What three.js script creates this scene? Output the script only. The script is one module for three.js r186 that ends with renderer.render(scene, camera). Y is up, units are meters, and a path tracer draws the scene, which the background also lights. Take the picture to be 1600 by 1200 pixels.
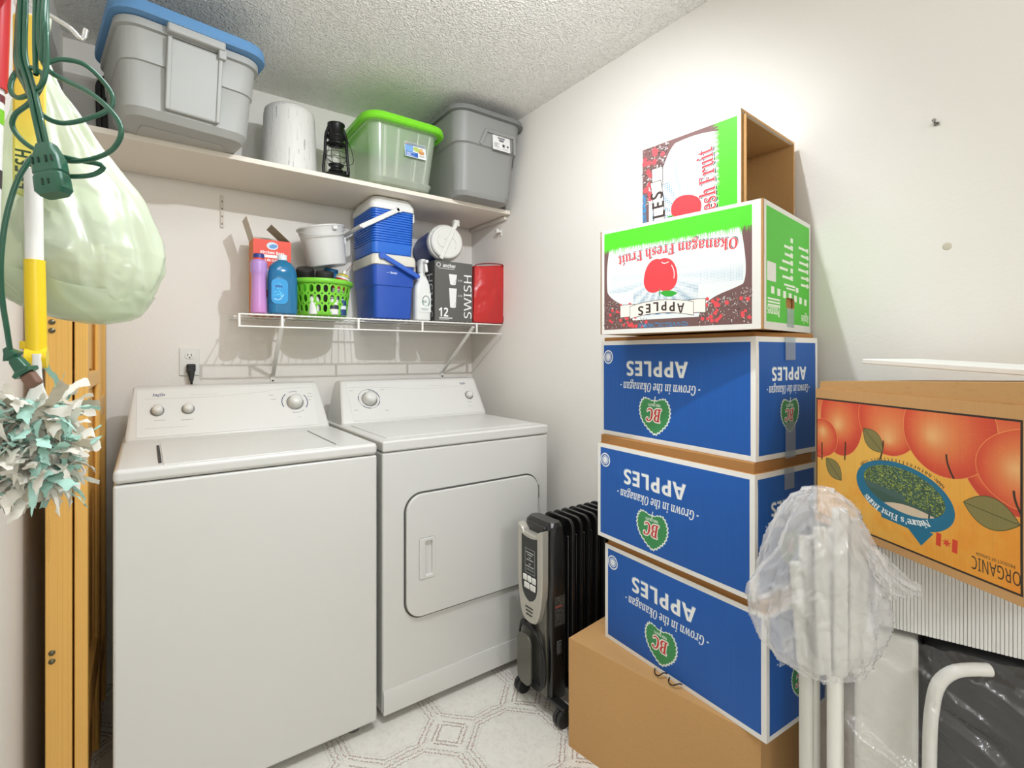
import * as THREE from 'three';
import { mergeGeometries, toCreasedNormals } from 'three/addons/utils/BufferGeometryUtils.js';
import { RectAreaLightUniformsLib } from 'three/addons/lights/RectAreaLightUniformsLib.js';
import { RoundedBoxGeometry } from 'three/addons/geometries/RoundedBoxGeometry.js';

// ---------------------------------------------------------------- camera, light, exposure
const scene = new THREE.Scene();
scene.background = new THREE.Color(0x000000);
const camera = new THREE.PerspectiveCamera(2 * Math.atan(600 / 793) * 180 / Math.PI, 1600 / 1200, 0.05, 30);
camera.position.set(-1.427, 1.19, 2.351);
camera.rotation.set(0, -35.8 * Math.PI / 180, 0);
camera.setViewOffset(1600, 1200, 0, 45, 1600, 1200);           // lens shift: level camera, verticals stay upright
const renderer = new THREE.WebGLRenderer({ antialias: true });
renderer.toneMapping = THREE.LinearToneMapping;
renderer.toneMappingExposure = 1.08;
renderer.shadowMap.enabled = true;
const LAMP = { x: -0.72, y: 2.2, z: 1.66, color: 0xf4f8ff, power: 3.5, aim: [.1, -1, -.9] };
const LAMP2 = { x: -1.0, y: 2.02, z: 4.1, color: 0xf4f8ff, power: 2.3 };
const FILL_PANEL = { x: -1.1, z: 1.5, w: .55, color: 0xf4f8ff, power: 7 };

// ---------------------------------------------------------------- helpers
let seed = 12345;
const rnd = (a = 0, b = 1) => { seed = (seed * 1664525 + 1013904223) >>> 0; return a + (b - a) * seed / 4294967296; };
const V = (x, y, z) => new THREE.Vector3(x, y, z);
const VP = (a) => a.map((p) => V(p[0], p[1], p[2]));
const counts = {};
function numbered(n) { const k = counts[n] = (counts[n] ?? -1) + 1; return k ? n + '_' + String(k).padStart(3, '0') : n; }
function shadow(m) { m.castShadow = true; m.receiveShadow = true; return m; }
const norm = (g) => { const q = g.index ? g.toNonIndexed() : g; for (const k of Object.keys(q.attributes)) if (!['position', 'normal', 'uv'].includes(k)) q.deleteAttribute(k); q.clearGroups(); return q; };
const merge = (list) => list.length === 1 ? list[0] : mergeGeometries(list.map(norm));
function obj(name, geo, mat, parent = scene) {
  const m = shadow(new THREE.Mesh(Array.isArray(geo) ? merge(geo) : geo, mat));
  m.name = parent === scene ? numbered(name) : name; parent.add(m); return m;
}
function tag(o, label, category, group) { o.userData.label = label; o.userData.category = category; if (group) o.userData.group = group; return o; }
function thing(name, label, category, pos = [0, 0, 0], turn = 0, group) {
  const o = new THREE.Group(); o.name = numbered(name); o.position.set(...pos); o.rotation.y = turn; scene.add(o);
  return tag(o, label, category, group);
}
function struct(name, geo, mat, parent = scene) { const m = obj(name, geo, mat, parent); if (parent === scene) m.userData.kind = 'structure'; return m; }
const lab = (o, l) => { o.userData.label = l; return o; };
const box = (w, h, d, x = 0, y = 0, z = 0) => new THREE.BoxGeometry(w, h, d).translate(x, y, z);
const rbox = (w, h, d, r, x = 0, y = 0, z = 0, s = 3) => new RoundedBoxGeometry(w, h, d, s, Math.min(r, w / 2.01, h / 2.01, d / 2.01)).translate(x, y, z);
const cyl = (r1, r2, h, x = 0, y = 0, z = 0, n = 24) => new THREE.CylinderGeometry(r1, r2, h, n).translate(x, y, z);
const lathe = (pts, n = 36) => new THREE.LatheGeometry(pts.map((p) => new THREE.Vector2(p[0], p[1])), n);
const tube = (pts, r, seg, rad = 8, closed = false) => new THREE.TubeGeometry(new THREE.CatmullRomCurve3(VP(pts), closed, 'centripetal'), seg ?? pts.length * 6, r, rad, closed);
function rod(a, b, r, n = 10) {
  const A = V(...a), B = V(...b), d = B.clone().sub(A), g = new THREE.CylinderGeometry(r, r, d.length(), n);
  g.applyQuaternion(new THREE.Quaternion().setFromUnitVectors(V(0, 1, 0), d.clone().normalize())); const m = A.add(B).multiplyScalar(0.5);
  return g.translate(m.x, m.y, m.z);
}
function bar(a, b, w, t, side = [0, 0, 1]) {   // flat bar from a to b, w along side
  const A = V(...a), B = V(...b), y = B.clone().sub(A), L = y.length(); y.normalize();
  const z = V(...side).addScaledVector(y, -V(...side).dot(y)).normalize(), x = y.clone().cross(z);
  const g = rbox(t, L, w, Math.min(t, w) * 0.3); g.applyMatrix4(new THREE.Matrix4().makeBasis(x, y, z)); const m = A.add(B).multiplyScalar(0.5);
  return g.translate(m.x, m.y, m.z);
}
// rounded rectangle ring, counter-clockwise seen from above
function ring(w, d, r, y, cx = 0, cz = 0, n = 5) {
  const out = [], c = [[1, 1, 0], [-1, 1, 1], [-1, -1, 2], [1, -1, 3]]; r = Math.min(r, w / 2, d / 2);
  for (const [sx, sz, q] of c) for (let i = 0; i <= n; i++) {
    const a = (q + i / n) * Math.PI / 2; out.push(V(cx + sx * (w / 2 - r) + Math.cos(a) * r, y, cz + sz * (d / 2 - r) + Math.sin(a) * r));
  }
  return out;
}
function circle(r, y, cx = 0, cz = 0, n = 32) { return Array.from({ length: n }, (_, i) => V(cx + Math.cos(i / n * 6.283185) * r, y, cz + Math.sin(i / n * 6.283185) * r)); }
function loft(rings, { capA = true, capB = true, crease = 0.6 } = {}) {
  const n = rings[0].length, pos = [], uv = [], idx = [];
  rings.forEach((R, j) => { for (let i = 0; i <= n; i++) { const p = R[i % n]; pos.push(p.x, p.y, p.z); uv.push(i / n, j / (rings.length - 1)); } });
  for (let j = 0; j < rings.length - 1; j++) for (let i = 0; i < n; i++) { const a = j * (n + 1) + i, b = a + 1, c = a + n + 1, d = c + 1; idx.push(a, c, b, b, c, d); }
  const cap = (R, flip) => { const o = pos.length / 3, m = R.reduce((s, p) => s.add(p), V(0, 0, 0)).divideScalar(n); pos.push(m.x, m.y, m.z); uv.push(.5, .5); for (const p of R) { pos.push(p.x, p.y, p.z); uv.push(.5, .5); } for (let i = 0; i < n; i++) { const a = o + 1 + i, b = o + 1 + (i + 1) % n; flip ? idx.push(o, a, b) : idx.push(o, b, a); } };
  if (capA) cap(rings[0], true); if (capB) cap(rings[rings.length - 1], false);
  const g = new THREE.BufferGeometry(); g.setAttribute('position', new THREE.Float32BufferAttribute(pos, 3)); g.setAttribute('uv', new THREE.Float32BufferAttribute(uv, 2)); g.setIndex(idx);
  g.computeVertexNormals(); return crease ? toCreasedNormals(g, crease) : g;
}
const shapeOf = (pts) => { const s = new THREE.Shape(); pts.forEach((p, i) => i ? s.lineTo(p[0], p[1]) : s.moveTo(p[0], p[1])); s.closePath(); return s; };
function rrShape(w, h, r, cls = THREE.Shape, x = 0, y = 0) {
  const s = new cls(), a = x - w / 2, b = y - h / 2; s.moveTo(a + r, b); s.lineTo(a + w - r, b); s.absarc(a + w - r, b + r, r, -Math.PI / 2, 0); s.lineTo(a + w, b + h - r); s.absarc(a + w - r, b + h - r, r, 0, Math.PI / 2);
  s.lineTo(a + r, b + h); s.absarc(a + r, b + h - r, r, Math.PI / 2, Math.PI); s.lineTo(a, b + r); s.absarc(a + r, b + r, r, Math.PI, Math.PI * 1.5); return s;
}
const extrude = (s, depth, bevel = 0, seg = 8) => new THREE.ExtrudeGeometry(s, { depth, bevelEnabled: bevel > 0, bevelSize: bevel, bevelThickness: bevel, bevelSegments: 2, curveSegments: seg, bevelOffset: -bevel });
// value noise
const H = (x, y, s) => { let h = Math.imul(x, 374761393) + Math.imul(y, 668265263) + Math.imul(s, 69069); h = Math.imul(h ^ (h >>> 13), 1274126177); return ((h ^ (h >>> 16)) >>> 0) / 4294967296; };
function noise(x, y, s = 0) { const i = Math.floor(x), j = Math.floor(y), f = x - i, g = y - j, u = f * f * (3 - 2 * f), v = g * g * (3 - 2 * g); return (H(i, j, s) * (1 - u) + H(i + 1, j, s) * u) * (1 - v) + (H(i, j + 1, s) * (1 - u) + H(i + 1, j + 1, s) * u) * v; }
const fbm = (x, y, s = 0) => noise(x, y, s) * .5 + noise(x * 2.1, y * 2.1, s + 1) * .27 + noise(x * 4.3, y * 4.3, s + 2) * .15 + noise(x * 9, y * 9, s + 3) * .08;

const ridge = (x, y, s) => 1 - 2 * Math.abs(noise(x, y, s) - .5);

// ---------------------------------------------------------------- textures and materials
function tex(w, h, draw, srgb = true) {
  const c = document.createElement('canvas'); c.width = w; c.height = h; const x = c.getContext('2d'); draw(x, w, h);
  const t = new THREE.CanvasTexture(c); if (srgb) t.colorSpace = THREE.SRGBColorSpace; t.anisotropy = 8; return t;
}
function data(n, f, rx = 1, ry = 1) {
  const d = new Uint8Array(n * n * 4); for (let y = 0; y < n; y++) for (let x = 0; x < n; x++) { const v = Math.max(0, Math.min(255, f(x, y, n) * 255)); d.set([v, v, v, 255], (y * n + x) * 4); }
  const t = new THREE.DataTexture(d, n, n); t.magFilter = THREE.LinearFilter; t.wrapS = t.wrapT = THREE.RepeatWrapping; t.repeat.set(rx, ry); t.needsUpdate = true; return t;
}
const M = (color, rough = .6, o = {}) => new THREE.MeshStandardMaterial({ color, roughness: rough, ...o });
const P = (color, rough = .6, o = {}) => new THREE.MeshPhysicalMaterial({ color, roughness: rough, ...o });
const tm = (map, rough = .6, o = {}) => new THREE.MeshStandardMaterial({ map, roughness: rough, ...o });
const wrapN = (f) => (x, y, n) => { const a = x / n, b = y / n, m = (t) => t * t * (3 - 2 * t); return f(x, y, n) * 1; };
const popcorn = data(512, (x, y) => { const a = noise(x / 7, y / 7, 3), b = noise(x / 3.2, y / 3.2, 5); return Math.pow(a, 2.2) * .8 + b * .35; });
const peel = data(512, (x, y) => noise(x / 9, y / 9, 9) * .6 + noise(x / 4, y / 4, 8) * .4);
const wallBump = (rx, ry) => { const t = peel.clone(); t.repeat.set(rx, ry); t.needsUpdate = true; return t; };
const wallMat = (rx, ry) => M(0xefebe3, .75, { bumpMap: wallBump(rx, ry), bumpScale: .0002 });
const white = P(0xdbdad4, .32, { clearcoat: .25, clearcoatRoughness: .25 });
const whitePlastic = M(0xe6e5df, .4), wirewhite = M(0xefeee8, .35), black = M(0x151515, .45), chrome = M(0xc9c8c4, .25, { metalness: .8 });
const kraftTex = tex(512, 512, (c, w, h) => {
  c.fillStyle = '#c79a62'; c.fillRect(0, 0, w, h);
  for (let i = 0; i < 5000; i++) { c.fillStyle = `rgba(${rnd() < .5 ? '90,55,25' : '240,205,150'},${rnd(.03, .12)})`; c.fillRect(rnd(0, w), rnd(0, h), rnd(1, 9), rnd(.6, 1.6)); }
});
const kraft = tm(kraftTex, .85), kraftDark = tm(kraftTex, .85, { color: 0xdccbb4 });
const pineTex = tex(256, 1024, (c, w, h) => {
  c.fillStyle = '#e8b55e'; c.fillRect(0, 0, w, h);
  for (let i = 0; i < 70; i++) { const x0 = rnd(0, w), a = rnd(.04, .16), ph = rnd(0, 6), am = rnd(2, 10); c.strokeStyle = `rgba(${rnd() < .6 ? '150,85,25' : '245,200,120'},${a})`; c.lineWidth = rnd(.7, 3); c.beginPath(); for (let y = 0; y <= h; y += 16) c.lineTo(x0 + Math.sin(y / 170 + ph) * am, y); c.stroke(); }
  for (let i = 0; i < 3; i++) { const x = rnd(30, w - 30), y = rnd(60, h - 60); for (let k = 6; k > 0; k--) { c.strokeStyle = `rgba(140,75,20,${.25})`; c.lineWidth = 1.5; c.beginPath(); c.ellipse(x, y, k * 3.2, k * 6, 0, 0, 7); c.stroke(); } }
});
const pine = tm(pineTex, .45);
// text helper: centred text squeezed to width w and cap height about h
function text(c, s, x, y, w, h, font, fill, stroke, lw = 0) {
  c.save(); c.font = font.replace('#', '100'); c.textAlign = 'center'; c.textBaseline = 'middle'; c.translate(x, y); const m = c.measureText(s).width; c.scale(w / m, h / 72);
  if (stroke) { c.lineJoin = 'round'; c.strokeStyle = stroke; c.lineWidth = lw; c.strokeText(s, 0, 0); } c.fillStyle = fill; c.fillText(s, 0, 0); c.restore();
}
const SB = 'bold #px sans-serif', SR = '#px sans-serif', TB = 'bold #px serif', TI = 'italic bold #px serif', SI = 'italic bold #px sans-serif';

// ---------------------------------------------------------------- the room
const X0 = -1.662, ZF = 4.7, CH = 2.30;
{
  const floorTex = tex(1024, 1024, (c, w, h) => {     // one printed vinyl repeat: octagons between bands of small flowers
    c.fillStyle = '#e9e6dc'; c.fillRect(0, 0, w, h);
    for (let i = 0; i < 900; i++) { c.fillStyle = `rgba(${rnd() < .5 ? '200,196,184' : '245,243,236'},.10)`; c.beginPath(); c.ellipse(rnd(0, w), rnd(0, h), rnd(8, 50), rnd(6, 24), rnd(0, 3), 0, 7); c.fill(); }
    const oct = (r, k) => { c.beginPath(); const q = r * k; [[-q, -r], [q, -r], [r, -q], [r, q], [q, r], [-q, r], [-r, q], [-r, -q]].forEach((p, i) => c[i ? 'lineTo' : 'moveTo'](w / 2 + p[0], h / 2 + p[1])); c.closePath(); };
    c.strokeStyle = 'rgba(170,166,156,.5)'; c.lineWidth = 4; oct(400, .45); c.stroke();
    c.strokeStyle = 'rgba(150,146,136,.25)'; c.lineWidth = 4; oct(510, .42); c.stroke();
    const band = (x1, y1, x2, y2) => { const n = 26, L = Math.hypot(x2 - x1, y2 - y1); for (let i = 0; i < n; i++) { const t = i / n, nx = -(y2 - y1) / L, ny = (x2 - x1) / L; for (const o of [-22, 22]) { const x = x1 + (x2 - x1) * t + nx * (o + rnd(-10, 10)), y = y1 + (y2 - y1) * t + ny * (o + rnd(-10, 10)); c.fillStyle = rnd() < .55 ? 'rgba(160,124,114,.6)' : 'rgba(138,138,126,.5)'; c.beginPath(); c.ellipse(x, y, rnd(6, 14), rnd(5, 9), rnd(0, 3), 0, 7); c.fill(); } } };
    band(512 - 200, 50, 512 + 200, 50); band(512 - 200, 974, 512 + 200, 974); band(50, 312, 50, 712); band(974, 312, 974, 712);
    for (const [sx, sy] of [[1, 1], [1, -1], [-1, 1], [-1, -1]]) { band(512 + sx * 200, 512 + sy * 460, 512 + sx * 460, 512 + sy * 200); band(512 + sx * 330, 512 + sy * 505, 512 + sx * 505, 512 + sy * 330); }
  });
  floorTex.wrapS = floorTex.wrapT = THREE.RepeatWrapping; floorTex.repeat.set(1.9 / .305, 4.9 / .305); floorTex.offset.set(.3, .35);
  struct('floor', box(1.9, .1, 4.9, X0 / 2, -.05, ZF / 2), tm(floorTex, .35));
  const cb = popcorn.clone(); cb.repeat.set(1.9 / .34, 4.9 / .34); cb.needsUpdate = true;
  struct('ceiling', box(1.9, .1, 4.9, X0 / 2, CH + .05, ZF / 2), M(0xfbfaf4, .9, { bumpMap: cb, bumpScale: .006 }));
  struct('wall_back', box(1.9, CH + .2, .1, X0 / 2, CH / 2, -.05), wallMat(6, 7));
  struct('wall_right', box(.1, CH + .2, 4.9, .05, CH / 2, ZF / 2), wallMat(10, 7));
  struct('wall_left', box(.1, CH + .2, 4.9, X0 - .05, CH / 2, ZF / 2), wallMat(10, 7));
  struct('wall_front', box(1.9, CH + .2, .1, X0 / 2, CH / 2, ZF + .05), wallMat(6, 7));  // unseen end wall behind the camera, set far back for the fill globe
}
// lights out of view: one unseen ceiling lamp, then two added fill lights
{
  const L = LAMP, t = thing('unseen_ceiling_lamp', 'unseen ceiling lamp shaped as a spotlight head, placed to light the shelves', 'spotlight', [L.x, CH, L.z]);  // out of view; spot shape and aim chosen to spare the right wall
  const at = V(0, L.y - CH, 0), dir = V(...L.aim).normalize(), turn = new THREE.Quaternion().setFromUnitVectors(V(0, -1, 0), dir);
  obj('base', lathe([[0, 0], [.05, 0], [.05, -.018], [.012, -.024], [.01, -.05], [0, -.05]]), whitePlastic, t);
  const back = dir.clone().multiplyScalar(-.035), place = (g) => g.applyQuaternion(turn).translate(at.x + back.x, at.y + back.y, at.z + back.z);
  obj('shade', place(lathe([[0, .05], [.024, .05], [.028, .04], [.03, .0], [.036, -.02], [.034, -.02], [.028, .0], [0, .004]])), whitePlastic, t);
  obj('bulb', place(new THREE.SphereGeometry(.017, 20, 12).translate(0, -.002, 0)), new THREE.MeshStandardMaterial({ color: 0xffffff, emissive: L.color, emissiveIntensity: 2 }), t);
  const p = new THREE.SpotLight(L.color, L.power, 0, 1.48, 1, 2); p.position.copy(at); p.target.position.copy(at).add(dir); p.castShadow = true; p.shadow.radius = .7; p.name = 'unseen_lamp_glow'; t.add(p, p.target); p.target.name = 'lamp_target';
}
{
  RectAreaLightUniformsLib.init();
  const L = FILL_PANEL, t = thing('fill_panel', 'added fill panel on the ceiling out of view, brightens the back wall', 'added fill light', [L.x, CH, L.z]);  // added soft fill over the room, evens out the back wall
  obj('frame', rbox(L.w + .05, .02, L.w + .05, .004, 0, -.010, 0), whitePlastic, t);
  obj('diffuser', rbox(L.w, .004, L.w, .001, 0, -.021, 0), new THREE.MeshStandardMaterial({ color: 0xffffff, emissive: L.color, emissiveIntensity: 1, roughness: .6 }), t);
  const a = new THREE.RectAreaLight(L.color, L.power, L.w, L.w); a.position.set(0, -.03, 0); a.rotation.x = -Math.PI / 2; a.name = 'fill_panel_glow'; t.add(a);
}
{
  const L = LAMP2, t = thing('fill_globe', 'added fill globe out of view behind the camera, brightens the room from the front', 'pendant lamp', [L.x, CH, L.z]);  // added frontal fill, lifts the machines and shelves
  obj('canopy', lathe([[0, 0], [.06, 0], [.06, -.02], [.012, -.03], [.008, -.15], [0, -.15]]), whitePlastic, t);
  obj('globe', new THREE.SphereGeometry(.12, 32, 20).translate(0, L.y - CH, 0), new THREE.MeshStandardMaterial({ color: 0xffffff, emissive: L.color, emissiveIntensity: 2, roughness: .4 }), t);
  const g = new THREE.PointLight(L.color, L.power, 0, 2); g.position.set(0, L.y - CH, 0); g.castShadow = true; g.shadow.radius = 6; g.name = 'unseen_lamp_glow'; t.add(g);
}

// ---------------------------------------------------------------- upper shelf
const SH = 1.885;
{
  const t = thing('wall_shelf', 'long white painted wall shelf under the ceiling holding the totes', 'shelf', [0, 0, 0]);
  obj('board', rbox(1.652, .018, .36, .002, X0 / 2, SH - .009, .185), M(0xe7dfd0, .6), t);
  obj('cleat', rbox(.016, .018, .33, .003, -.010, SH - .028, .168), M(0xe2dbd0, .6), t);
  const b = obj('mounting_strip', rbox(.012, .13, .005, .001, -1.178, 1.77, .004), M(0xded6ca, .6), t);
  for (const d of [0, .03, .06, .09]) obj('slot', box(.003, .007, .002, -1.178, 1.72 + d, .007), M(0x55504a, .7), b);
}
{ const h = thing('coat_hook', 'small white round hook knob on the right wall below the shelf', 'hook', [0, 1.802, .28]); obj('knob', lathe([[0, .03], [.01, .029], [.012, .022], [.006, .014], [.006, 0], [.012, 0]].reverse()).rotateZ(Math.PI / 2), whitePlastic, h); obj('plate', rbox(.004, .035, .016, .002, -.002, -.006, 0), whitePlastic, h); }

// ---------------------------------------------------------------- wire shelf
const WY = 1.345;
{
  const t = thing('wire_shelf', 'white coated wire shelf on diagonal braces above the machines', 'shelf');
  const xL = -1.155, xR = -.012, zf = .3;
  const wires = []; for (let x = xL + .01; x < xR; x += .0254) wires.push(rod([x, WY - .003, .012], [x, WY - .003, zf], .0017, 6));
  const dk = obj('deck_wires', wires, wirewhite, t); dk.userData.kind = 'stuff';
  for (const [y, z] of [[WY - .006, .012], [WY - .006, .155], [WY - .006, zf], [WY - .05, zf]]) obj('rail', rod([xL, y, z], [xR, y, z], .0032), wirewhite, t);
  for (const x of [xL, -1.012, -.722, -.436, -.154]) obj('lip_tie', rbox(x === xL ? .008 : .009, .05, .006, .002, x, WY - .028, zf), wirewhite, t);
  for (const [x1, x0] of [[-1.008, -.99], [-.165, -.182]]) {
    const b = obj('brace', bar([x1, WY - .02, zf - .012], [x0, 1.105, .012], .016, .007, [1, 0, 0]), wirewhite, t);
    obj('foot_plate', rbox(.018, .045, .006, .002, x0, 1.09, .004), wirewhite, b);
    obj('screw', cyl(.004, .004, .004, 0, 0, 0, 12).rotateX(Math.PI / 2).translate(x0, 1.082, .008), M(0x55524c, .4, { metalness: .6 }), b);
  }
}

// ---------------------------------------------------------------- outlet, washer cord
{
  const t = thing('wall_outlet', 'white duplex outlet with black plug in lower socket beside the washer', 'outlet', [-1.289, 1.164, 0]);
  obj('cover_plate', rbox(.067, .107, .006, .003, 0, 0, .003), whitePlastic, t);
  const f = extrude(rrShape(.031, .026, .011), .003, .0008, 8);
  for (const y of [.024, -.024]) { const s = obj('socket', f.clone().translate(0, y, .005), whitePlastic, t); if (y > 0) obj('slots', [box(.002, .008, .002, -.006, y + .003, .0085), box(.002, .01, .002, .006, y + .003, .0085), cyl(.0024, .0024, .002, 0, 0, 0, 12).rotateX(Math.PI / 2).translate(0, y - .007, .0085)], black, s); }
  const p = tag(obj('power_plug', [rbox(.03, .03, .022, .005, -1.285, 1.141, .022), loft([ring(.012, .014, .004, 1.09, -1.284, .03), ring(.026, .02, .005, 1.13, -1.285, .024)])], black), 'black power plug in the outlet with cord dropping behind the washer', 'plug');
  obj('cord', tube([[-1.284, 1.095, .03], [-1.283, 1.05, .032], [-1.279, .95, .05], [-1.27, .6, .06]], .0042, 24), black, p);
}

// ---------------------------------------------------------------- washer and dryer
function knob(parent, x, y, z, r, dep, tilt) {
  const g = lathe([[0, dep], [r * .45, dep], [r * .78, dep * .86], [r * .86, dep * .6], [r * .9, .12 * dep], [r, .1 * dep], [r, 0]].reverse(), 32).rotateX(Math.PI / 2).rotateX(-tilt).translate(x, y, z);
  const k = obj('knob', g, M(0xdad9d2, .3), parent);
  obj('knob_skirt', lathe([[r * 1.1, 0], [r * 1.1, .004], [r * 1.02, .005], [r, .003]], 32).rotateX(Math.PI / 2).rotateX(-tilt).translate(x, y, z), M(0x8f8e88, .3, { metalness: .5 }), k);
  return k;
}
const CT = Math.atan2(.109, .165);           // lean of the console face
function consoleBody(x0, x1, x0t, x1t) {     // wedge with rounded top, built of side profiles lofted along x
  const prof = [[.13, .905], [.332, .905], [.334, .918], [.328, .928], [.232, 1.068], [.222, 1.079], [.205, 1.083], [.16, 1.083], [.145, 1.075], [.13, 1.03]];
  const at = (u, k) => prof.map(([z, y]) => { const v = (y - .905) / .178, x = (x0 + (x0t - x0) * v) * (1 - u) + (x1 + (x1t - x1) * v) * u, cz = .21, cy = .96; return V(x, cy + (y - cy) * k, cz + (z - cz) * k); });
  const e = .012 / (x1 - x0);
  return loft([at(0, .93), at(e * .35, .975), at(e, 1), at(1 - e, 1), at(1 - e * .35, .975), at(1, .93)], { crease: .5 });
}
function consoleFace(x0, x1, t, draw) {       // printed enamel plate on the lean
  const h = Math.hypot(.099, .15), g = new THREE.PlaneGeometry(x1 - x0, h, 1, 1), th = box(x1 - x0, h, .0012);
  const m = tm(tex(2048, Math.round(2048 * h / (x1 - x0)), draw), .3);
  const q = rbox(x1 - x0, h, .0016, .0006); const uv = q.attributes.uv, ps = q.attributes.position; for (let i = 0; i < uv.count; i++) uv.setXY(i, ps.getX(i) / (x1 - x0) + .5, ps.getY(i) / h + .5);
  q.rotateX(-Math.atan2(.096, .14)); q.translate((x0 + x1) / 2, .998, .2805);
  return obj('control_panel', q, m, t);
}
const CL = Math.atan2(.096, .14);
function appliance(t, x0, x1, zf, topY) {
  const w = x1 - x0, cx = (x0 + x1) / 2, zb = .13, d = zf - zb;
  obj('cabinet', rbox(w, topY - .038 - .03, d - .004, .008, cx, .03 + (topY - .068) / 2, zb + d / 2 - .002), white, t);
  for (const sx of [-1, 1]) for (const z of [zb + .06, zf - .06]) obj('foot', lathe([[0, 0], [.022, 0], [.024, .006], [.018, .014], [.01, .018], [.01, .032], [0, .032]]).translate(cx + sx * (w / 2 - .06), 0, z), M(0x6a6a66, .5), t);
}
{ // washer
  const x0 = -1.492, x1 = -.832, zf = .80, Y = .912, w = x1 - x0, cx = (x0 + x1) / 2;
  const t = thing('washing_machine', 'white top-loading washer beside the pine frames, with three console knobs', 'washer');
  appliance(t, x0, x1, zf, Y);
  obj('top_deck', [rbox(w, .036, zf - .13, .012, cx, Y - .018, (zf + .13) / 2)], white, t);
  const lid = obj('lid', [rbox(.44, .006, .392, .003, -1.172, Y - .0008, .598)], white, t);
  obj('lid_gap', [box(.007, .003, .30, -1.3975, Y + .0012, .61)], M(0x2b2b29, .6), lid);
  obj('seam', box(.002, .0016, .34, -.948, Y + .0018, .58), M(0x9a9992, .6), lid);
  obj('console', consoleBody(-1.483, -.847, -1.463, -.866), white, t);
  consoleFace(-1.452, -.888, t, (c, w, h) => {
    c.fillStyle = '#dddcd6'; c.fillRect(0, 0, w, h); const X = (x) => (x + 1.452) / .564 * w, Yv = (y) => (1.073 - y) / .15 * h;
    text(c, 'Inglis', X(-1.392), Yv(1.055), 130, 40, TI, '#23275c');
    c.strokeStyle = '#b9b8b0'; c.lineWidth = 4; c.beginPath(); c.moveTo(X(-1.43), Yv(1.043)); c.bezierCurveTo(X(-1.2), Yv(1.037), X(-1.1), Yv(1.048), X(-.98), Yv(1.062)); c.lineTo(X(-.89), Yv(1.064)); c.stroke();
    const dash = (x, y, l, a = .5) => { c.fillStyle = `rgba(70,70,70,${a})`; for (let i = 0; i < l; i += 9) c.fillRect(X(x) + i, Yv(y), 6, rnd(6, 11)); };
    dash(-1.405, .974, 100); dash(-1.33, .971, 120); dash(-1.43, .95, 420, .22); dash(-1.3, 1.052, 300, .16); dash(-1.05, 1.04, 62); dash(-1.045, 1.024, 66); dash(-.91, 1.04, 50); dash(-.912, 1.028, 66); dash(-.958, .955, 30); dash(-.91, 1.016, 30);
    const x = X(-.961), y = Yv(1.010); c.lineWidth = 11; c.strokeStyle = '#3c4266'; for (const [a, b] of [[2.7, 4.0], [4.3, 5.0], [5.6, 6.9], [7.2, 8.2]]) { c.lineWidth = b - a > 1.1 ? 11 : 5; c.beginPath(); c.arc(x, y, 168, a, b); c.stroke(); }
  });
  knob(t, -1.396, 1.003, .279, .0175, .024, CL); knob(t, -1.309, 1.004, .278, .0175, .024, CL); lab(knob(t, -.961, 1.008, .275, .028, .034, CL), 'large timer dial');
}
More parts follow.
